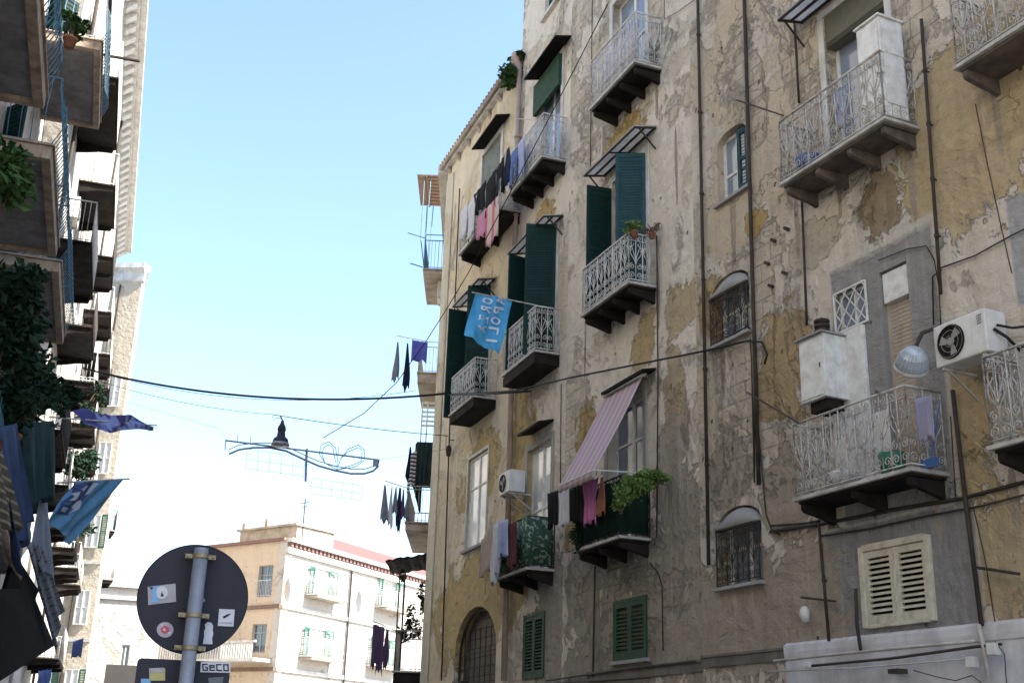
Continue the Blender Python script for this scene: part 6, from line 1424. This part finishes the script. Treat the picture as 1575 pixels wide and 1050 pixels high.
# ---------------------------------------------------------------- flags, cloths and awnings on the left row
def XL(x, y, out): return FP(FNL, x, y, out)
def XD(x, y, d): return pt(x, y, d)
fb = empty('flag', T(XD(190, 737, 21))); tag(fb, 'pale blue flag with dark blue and white shapes hanging from the left row', 'flag')
def gridcloth(P, nu, nv, fold, mat, name, parent, seed=0):
    a, b, c, d = P; n_ = (b - a).cross(d - a).normalized(); mb = MB()
    def q(u, v, off=0): return a.lerp(b, u).lerp(d.lerp(c, u), v) + n_ * (fold * math.sin(u * 8 + v * 4 + seed) * (.3 + .7 * v) + fold * .5 * math.sin(u * 19 - v * 5) + off)
    mb.add([q(i / nu, j / nv) for j in range(nv + 1) for i in range(nu + 1)], [(j * (nu + 1) + i, j * (nu + 1) + i + 1, (j + 1) * (nu + 1) + i + 1, (j + 1) * (nu + 1) + i) for j in range(nv) for i in range(nu)])
    return build(mb, name, mat, parent, None, True), q, (1 if (Vector((0, 0, EYE)) - a).dot(n_) > 0 else -1)
Kfb = cloth('pale_blue_flag', (.09, .24, .42), (.13, .30, .5)); Kfd = paint('flag_navy', (.03, .05, .16), (.04, .06, .2), .9, bump=0); Kfw = paint('flag_white', (.36, .42, .52), (.3, .36, .46), .9, bump=0)
Pq = [XD(190, 737, 21), XD(115, 741, 19.5), XD(76, 800, 19.0), XD(108, 838, 20.0)]
o_, q_, cs = gridcloth(Pq, 20, 20, .05, Kfb, 'banner', fb)
for pts, m, off in (([(.62, .05), (.80, .0), (.99, .10), (.92, .3), (.99, .55), (.84, .46), (.72, .56), (.66, .3)], Kfd, .015), ([(.5, .1), (.62, .05), (.7, .5), (.58, .42)], Kfd, .016), ([(.9, .55), (.98, .55), (.95, .8), (.7, .72), (.72, .55)], Kfd, .015), ([(.66, .12), (.78, .07), (.84, .17), (.76, .22), (.78, .32), (.69, .26)], Kfw, .022), ([(.84, .22), (.95, .3), (.88, .34), (.92, .46), (.80, .42)], Kfw, .022), ([(.62, .40), (.7, .44), (.77, .55), (.69, .6), (.72, .70), (.58, .55)], Kfw, .022), ([(.8, .6), (.93, .62), (.9, .72), (.78, .7)], Kfw, .022), ([(.5, .05), (.58, .04), (.6, .3), (.54, .26)], Kfw, .022)):
    mb = MB(); n = len(pts); cx_ = sum(p[0] for p in pts) / n; cy_ = sum(p[1] for p in pts) / n
    ring = []
    for i in range(n):
        for k in range(4): t = k / 4; ring.append((pts[i][0] * (1 - t) + pts[(i + 1) % n][0] * t, pts[i][1] * (1 - t) + pts[(i + 1) % n][1] * t))
    vs = [q_(cx_, cy_, cs * off)] + [q_(cx_ + (x - cx_) * .5, cy_ + (y - cy_) * .5, cs * off) for x, y in ring] + [q_(x, y, cs * off) for x, y in ring]; N_ = len(ring)
    mb.add(vs, [(0, 1 + i, 1 + (i + 1) % N_) for i in range(N_)] + [(1 + i, 1 + N_ + i, 1 + N_ + (i + 1) % N_, 1 + (i + 1) % N_) for i in range(N_)]); build(mb, 'print', m, fb, None, True)
mb = MB(); mb.tube([XD(199, 736, 21.2), XD(90, 742, 19.2)], .015, 6); build(mb, 'rod', K['iron_grey'], fb)
fc = empty('flag', T(XD(240, 655, 22))); tag(fc, 'dark blue and white banner blown flat above the pale blue flag', 'flag')
g = NG('blue_white_banner'); sp = g.n('SeparateXYZ'); g.l(g.obj, sp.inputs[0]); nz = g.noise(1.6, 2, .5)
g.col(g.mix(g.rng(nz, .50, .54), (.035, .04, .20), g.mix(g.rng(nz, .60, .62), (.20, .26, .48), (.05, .05, .25)))); g.rough(.85)
P5 = [XD(110, 632, 19.5), XD(150, 634, 20), XD(200, 640, 21), XD(240, 655, 22)]; P6 = [XD(125, 652, 19.2), XD(160, 664, 19.8), XD(200, 664, 20.9), XD(238, 656.5, 22)]
mb = MB(); nu, nv = 24, 8; vs = []
def lerp_path(P, t): k = min(int(t * 3), 2); f = t * 3 - k; return P[k].lerp(P[k + 1], f)
for j in range(nv + 1):
    for i in range(nu + 1): t = i / nu; v = j / nv; p = lerp_path(P5, t).lerp(lerp_path(P6, t), v); vs.append(p + Vector((.05 * math.sin(t * 14 + v * 3), -.1 * math.sin(v * 6 + t * 5), .04 * math.sin(t * 11))))
mb.add(vs, [(j * (nu + 1) + i, j * (nu + 1) + i + 1, (j + 1) * (nu + 1) + i + 1, (j + 1) * (nu + 1) + i) for j in range(nv) for i in range(nu)]); build(mb, 'banner', g.m, fc, None, True)
mb = MB(); mb.tube([XD(241, 654, 22.05), XD(76, 641, 18.5)], .013, 5); build(mb, 'rod', K['iron_grey'], fc)
def quad_cloth(px4, dist4, name, label, cat, mat, **k):
    return cloth4([pt(x, y, d) for (x, y), d in zip(px4, dist4)], name, label, cat, mat, **k)
quad_cloth([(0, 655), (24, 650), (40, 800), (22, 880)], (11, 13, 13.5, 12), 'tarpaulin', 'blue tarpaulin wrapped over the railing at the left border', 'tarpaulin', cloth('blue_tarp', (.04, .07, .16), (.025, .04, .09)), fold=.05, nf=5)
quad_cloth([(-30, 690), (2, 690), (30, 800), (-20, 860)], (10, 11, 12, 11), 'mesh_screen', 'dark woven mesh below the blue tarpaulin', 'screen', cloth('woven_mesh', (.06, .055, .045), (.12, .11, .09), (2, 14, (.25, .23, .18), .3)), fold=.03)
quad_cloth([(62, 752), (70, 760), (84, 900), (48, 850)], (17, 17.5, 19, 17), 'sheet', 'long blue grey sheet stretched beside the pale blue flag', 'sheet', cloth('blue_grey_sheet', (.24, .29, .38), (.18, .22, .3)), fold=.02, nf=2)
quad_cloth([(40, 830), (64, 838), (95, 930), (86, 1005)], (16, 17, 22, 24), 'sheet', 'wide pale blue sheet with thin dark lines low on the left row', 'sheet', cloth('pale_sheet_lined', (.26, .30, .38), (.2, .24, .31), (1, 1.6, (.05, .06, .09), .12)), fold=.03, nf=2)
quad_cloth([(34, 648), (84, 645), (84, 770), (40, 775)], (15.5, 17.5, 17.5, 15.5), 'netting', 'dark green netting closing the balcony behind the flags', 'netting', cloth('dark_green_net', (.01, .03, .03), (.015, .045, .045)), fold=.05, nf=3)
Kso = cloth('shade_black_tarpaulin', (.003, .003, .0035), (.008, .008, .009)); Kso.node_tree.nodes['Principled BSDF'].inputs['Specular IOR Level'].default_value = .02  # near-black colour paints in the shade on the awnings' underside
def dark_awning(px4, dist4, label, th=.05):
    P = [pt(x, y, d) for (x, y), d in zip(px4, dist4)]; n_ = (P[1] - P[0]).cross(P[3] - P[0]).normalized(); m = MB()
    m.add(P + [p + n_ * th for p in P], [(3, 2, 1, 0), (4, 5, 6, 7), (0, 1, 5, 4), (1, 2, 6, 5), (2, 3, 7, 6), (3, 0, 4, 7)]); return tag(build(m, 'awning', Kso, None, None, recenter=True), label, 'awning')
dark_awning([(2, 930), (24, 852), (60, 908), (40, 950)], (16, 16.5, 20, 18), 'awning coloured black for shade, with a folded end at the lower left')
dark_awning([(-20, 1060), (-10, 905), (48, 905), (84, 992)], (13, 13, 20, 26), 'long awning coloured black for shade, low on the left row')
mb = MB(); mb.tube([pt(-14, 762, 12.9), pt(28, 888, 17.2)], .05, 6); tag(build(mb, 'awning_rail', K['under_beige'], None, None, True, recenter=True), 'pale beige rail edge slanting down at the left border', 'rail')
mb = MB(); mb.tube([pt(60, 902, 19.9), pt(88, 992, 25.9)], .025, 6); tag(build(mb, 'awning_rail', K['galv'], None, None, True, recenter=True), 'thin metal edge of the long awning coloured black for shade', 'rail')
mb = MB()
for k in range(3): mb.tube([FP(FLt, 793 + 5 * math.cos(t * .45) + k, 985 + 17 * math.sin(t * .45) + k * 2, .06 + .01 * k) for t in range(14)], .007, 4, closed=True)
mb.tube([FP(FLt, 806, 942, .05), FP(FLt, 797, 960, .06), FP(FLt, 794, 970, .07)], .007, 4); mb.tube([FP(FLt, 794, 1001, .07), FP(FLt, 790, 1020, .05), FP(FLt, 788, 1048, .05)], .007, 4)
tag(build(mb, 'cable_coil', K['pipe_white'], None, None, True, recenter=True), 'coil of white cable hung on the wall left of the narrow green shutters', 'cable')
# barred balcony and parapet sheets low on the left row
mb = MB(); s0, z0 = FF.px(90, 1020, .9); 
o = balcony(FF, FF.px(92, 1018, 1.05)[0], FF.px(145, 1012, 1.9)[0] if False else FF.px(92, 1018, 1.05)[0] + 5.0, z0, 1.05, E_, 'iron_grey', 1.0, nb=3, style='bars', top='under_stone', label='barred balcony low on the left row')
quad_cloth([(113, 985), (128, 980), (124, 1008), (110, 1012)], (28, 28.5, 28.5, 28), 'towel', 'dark blue towel over the barred balcony rail', 'towel', CBl, nu=6, nv=6)
quad_cloth([(60, 1030), (78, 1028), (76, 1060), (58, 1062)], (22, 23, 23, 22), 'bag', 'bright blue bag low at the left edge of the street', 'bag', cloth('bright_blue', (.05, .12, .45), (.2, .3, .6)), nu=6, nv=6, fold=.06)
# curled wrought balcony at the end of the left row
pE = pt(163, 835, 45); s, z = FF.px(163, 895, 1.0)

# small household things behind the balcony rails
def tub(F, x, y, out, r, h, zf, mat, name, label, cat, rim=1.15):
    s, _ = F.px(x, y, out); m = MB(); m.lathe([(0, 0), (r, 0), (r * rim, h), (r * rim * 1.05, h), (r * rim * 1.05, h - .015), (r * .97, .01), (0, .01)], F.M @ T((s, -out, zf + .002)), 20); return tag(build(m, name, mat, None, None, True, recenter=True), label, cat)
Kbb = paint('blue_plastic', (.06, .14, .35), (.05, .1, .25), .4, bump=0); Kgp = paint('green_plastic', (.03, .18, .12), (.02, .12, .08), .4, bump=0); Kwp = paint('white_plastic', (.55, .56, .58), (.4, .4, .42), .4, bump=.05)
tub(FR, 1372, 700, .38, .13, .26, z2, Kgp, 'bucket', 'green bucket standing in the lower scrollwork balcony', 'bucket')
tub(FR, 1300, 730, .35, .16, .2, z2, Kwp, 'wash_tub', 'white wash tub on the floor of the lower scrollwork balcony', 'tub')
tub(FR, 1245, 250, .35, .15, .24, 8.98, Kbb, 'wash_tub', 'blue wash tub at the far end of the upper right balcony', 'tub')
hangF(FR, .50, 1405, 612, 1432, 606, 70, 'towel', 'lavender towel hung inside the near end of the lower balcony', cloth('lavender_towel', (.34, .33, .45), (.28, .27, .38)), nu=8, nv=8, fold=.02)
hangF(FR, .50, 1298, 634, 1330, 622, 60, 'cloth', 'white cloth hung inside the lower scrollwork balcony', CW, nu=8, nv=8, fold=.02)
hangF(FR, .50, 1280, 142, 1300, 128, 62, 'towel', 'pale blue towel hung inside the upper right balcony', CLB, nu=8, nv=8, fold=.02)
s, z = FR.px(1425, 660, .3); mb = MB(); mb.tube([(s, -.3, z2 + .02), (s + .05, -.12, z2 + .8)], .012, 6); mb.boxm(T((s, -.3, z2 + .06)), .24, .05, .1); tag(build(mb, 'broom', Kbb, None, FR.M, False, recenter=True), 'broom leaning at the near end of the lower balcony', 'broom')
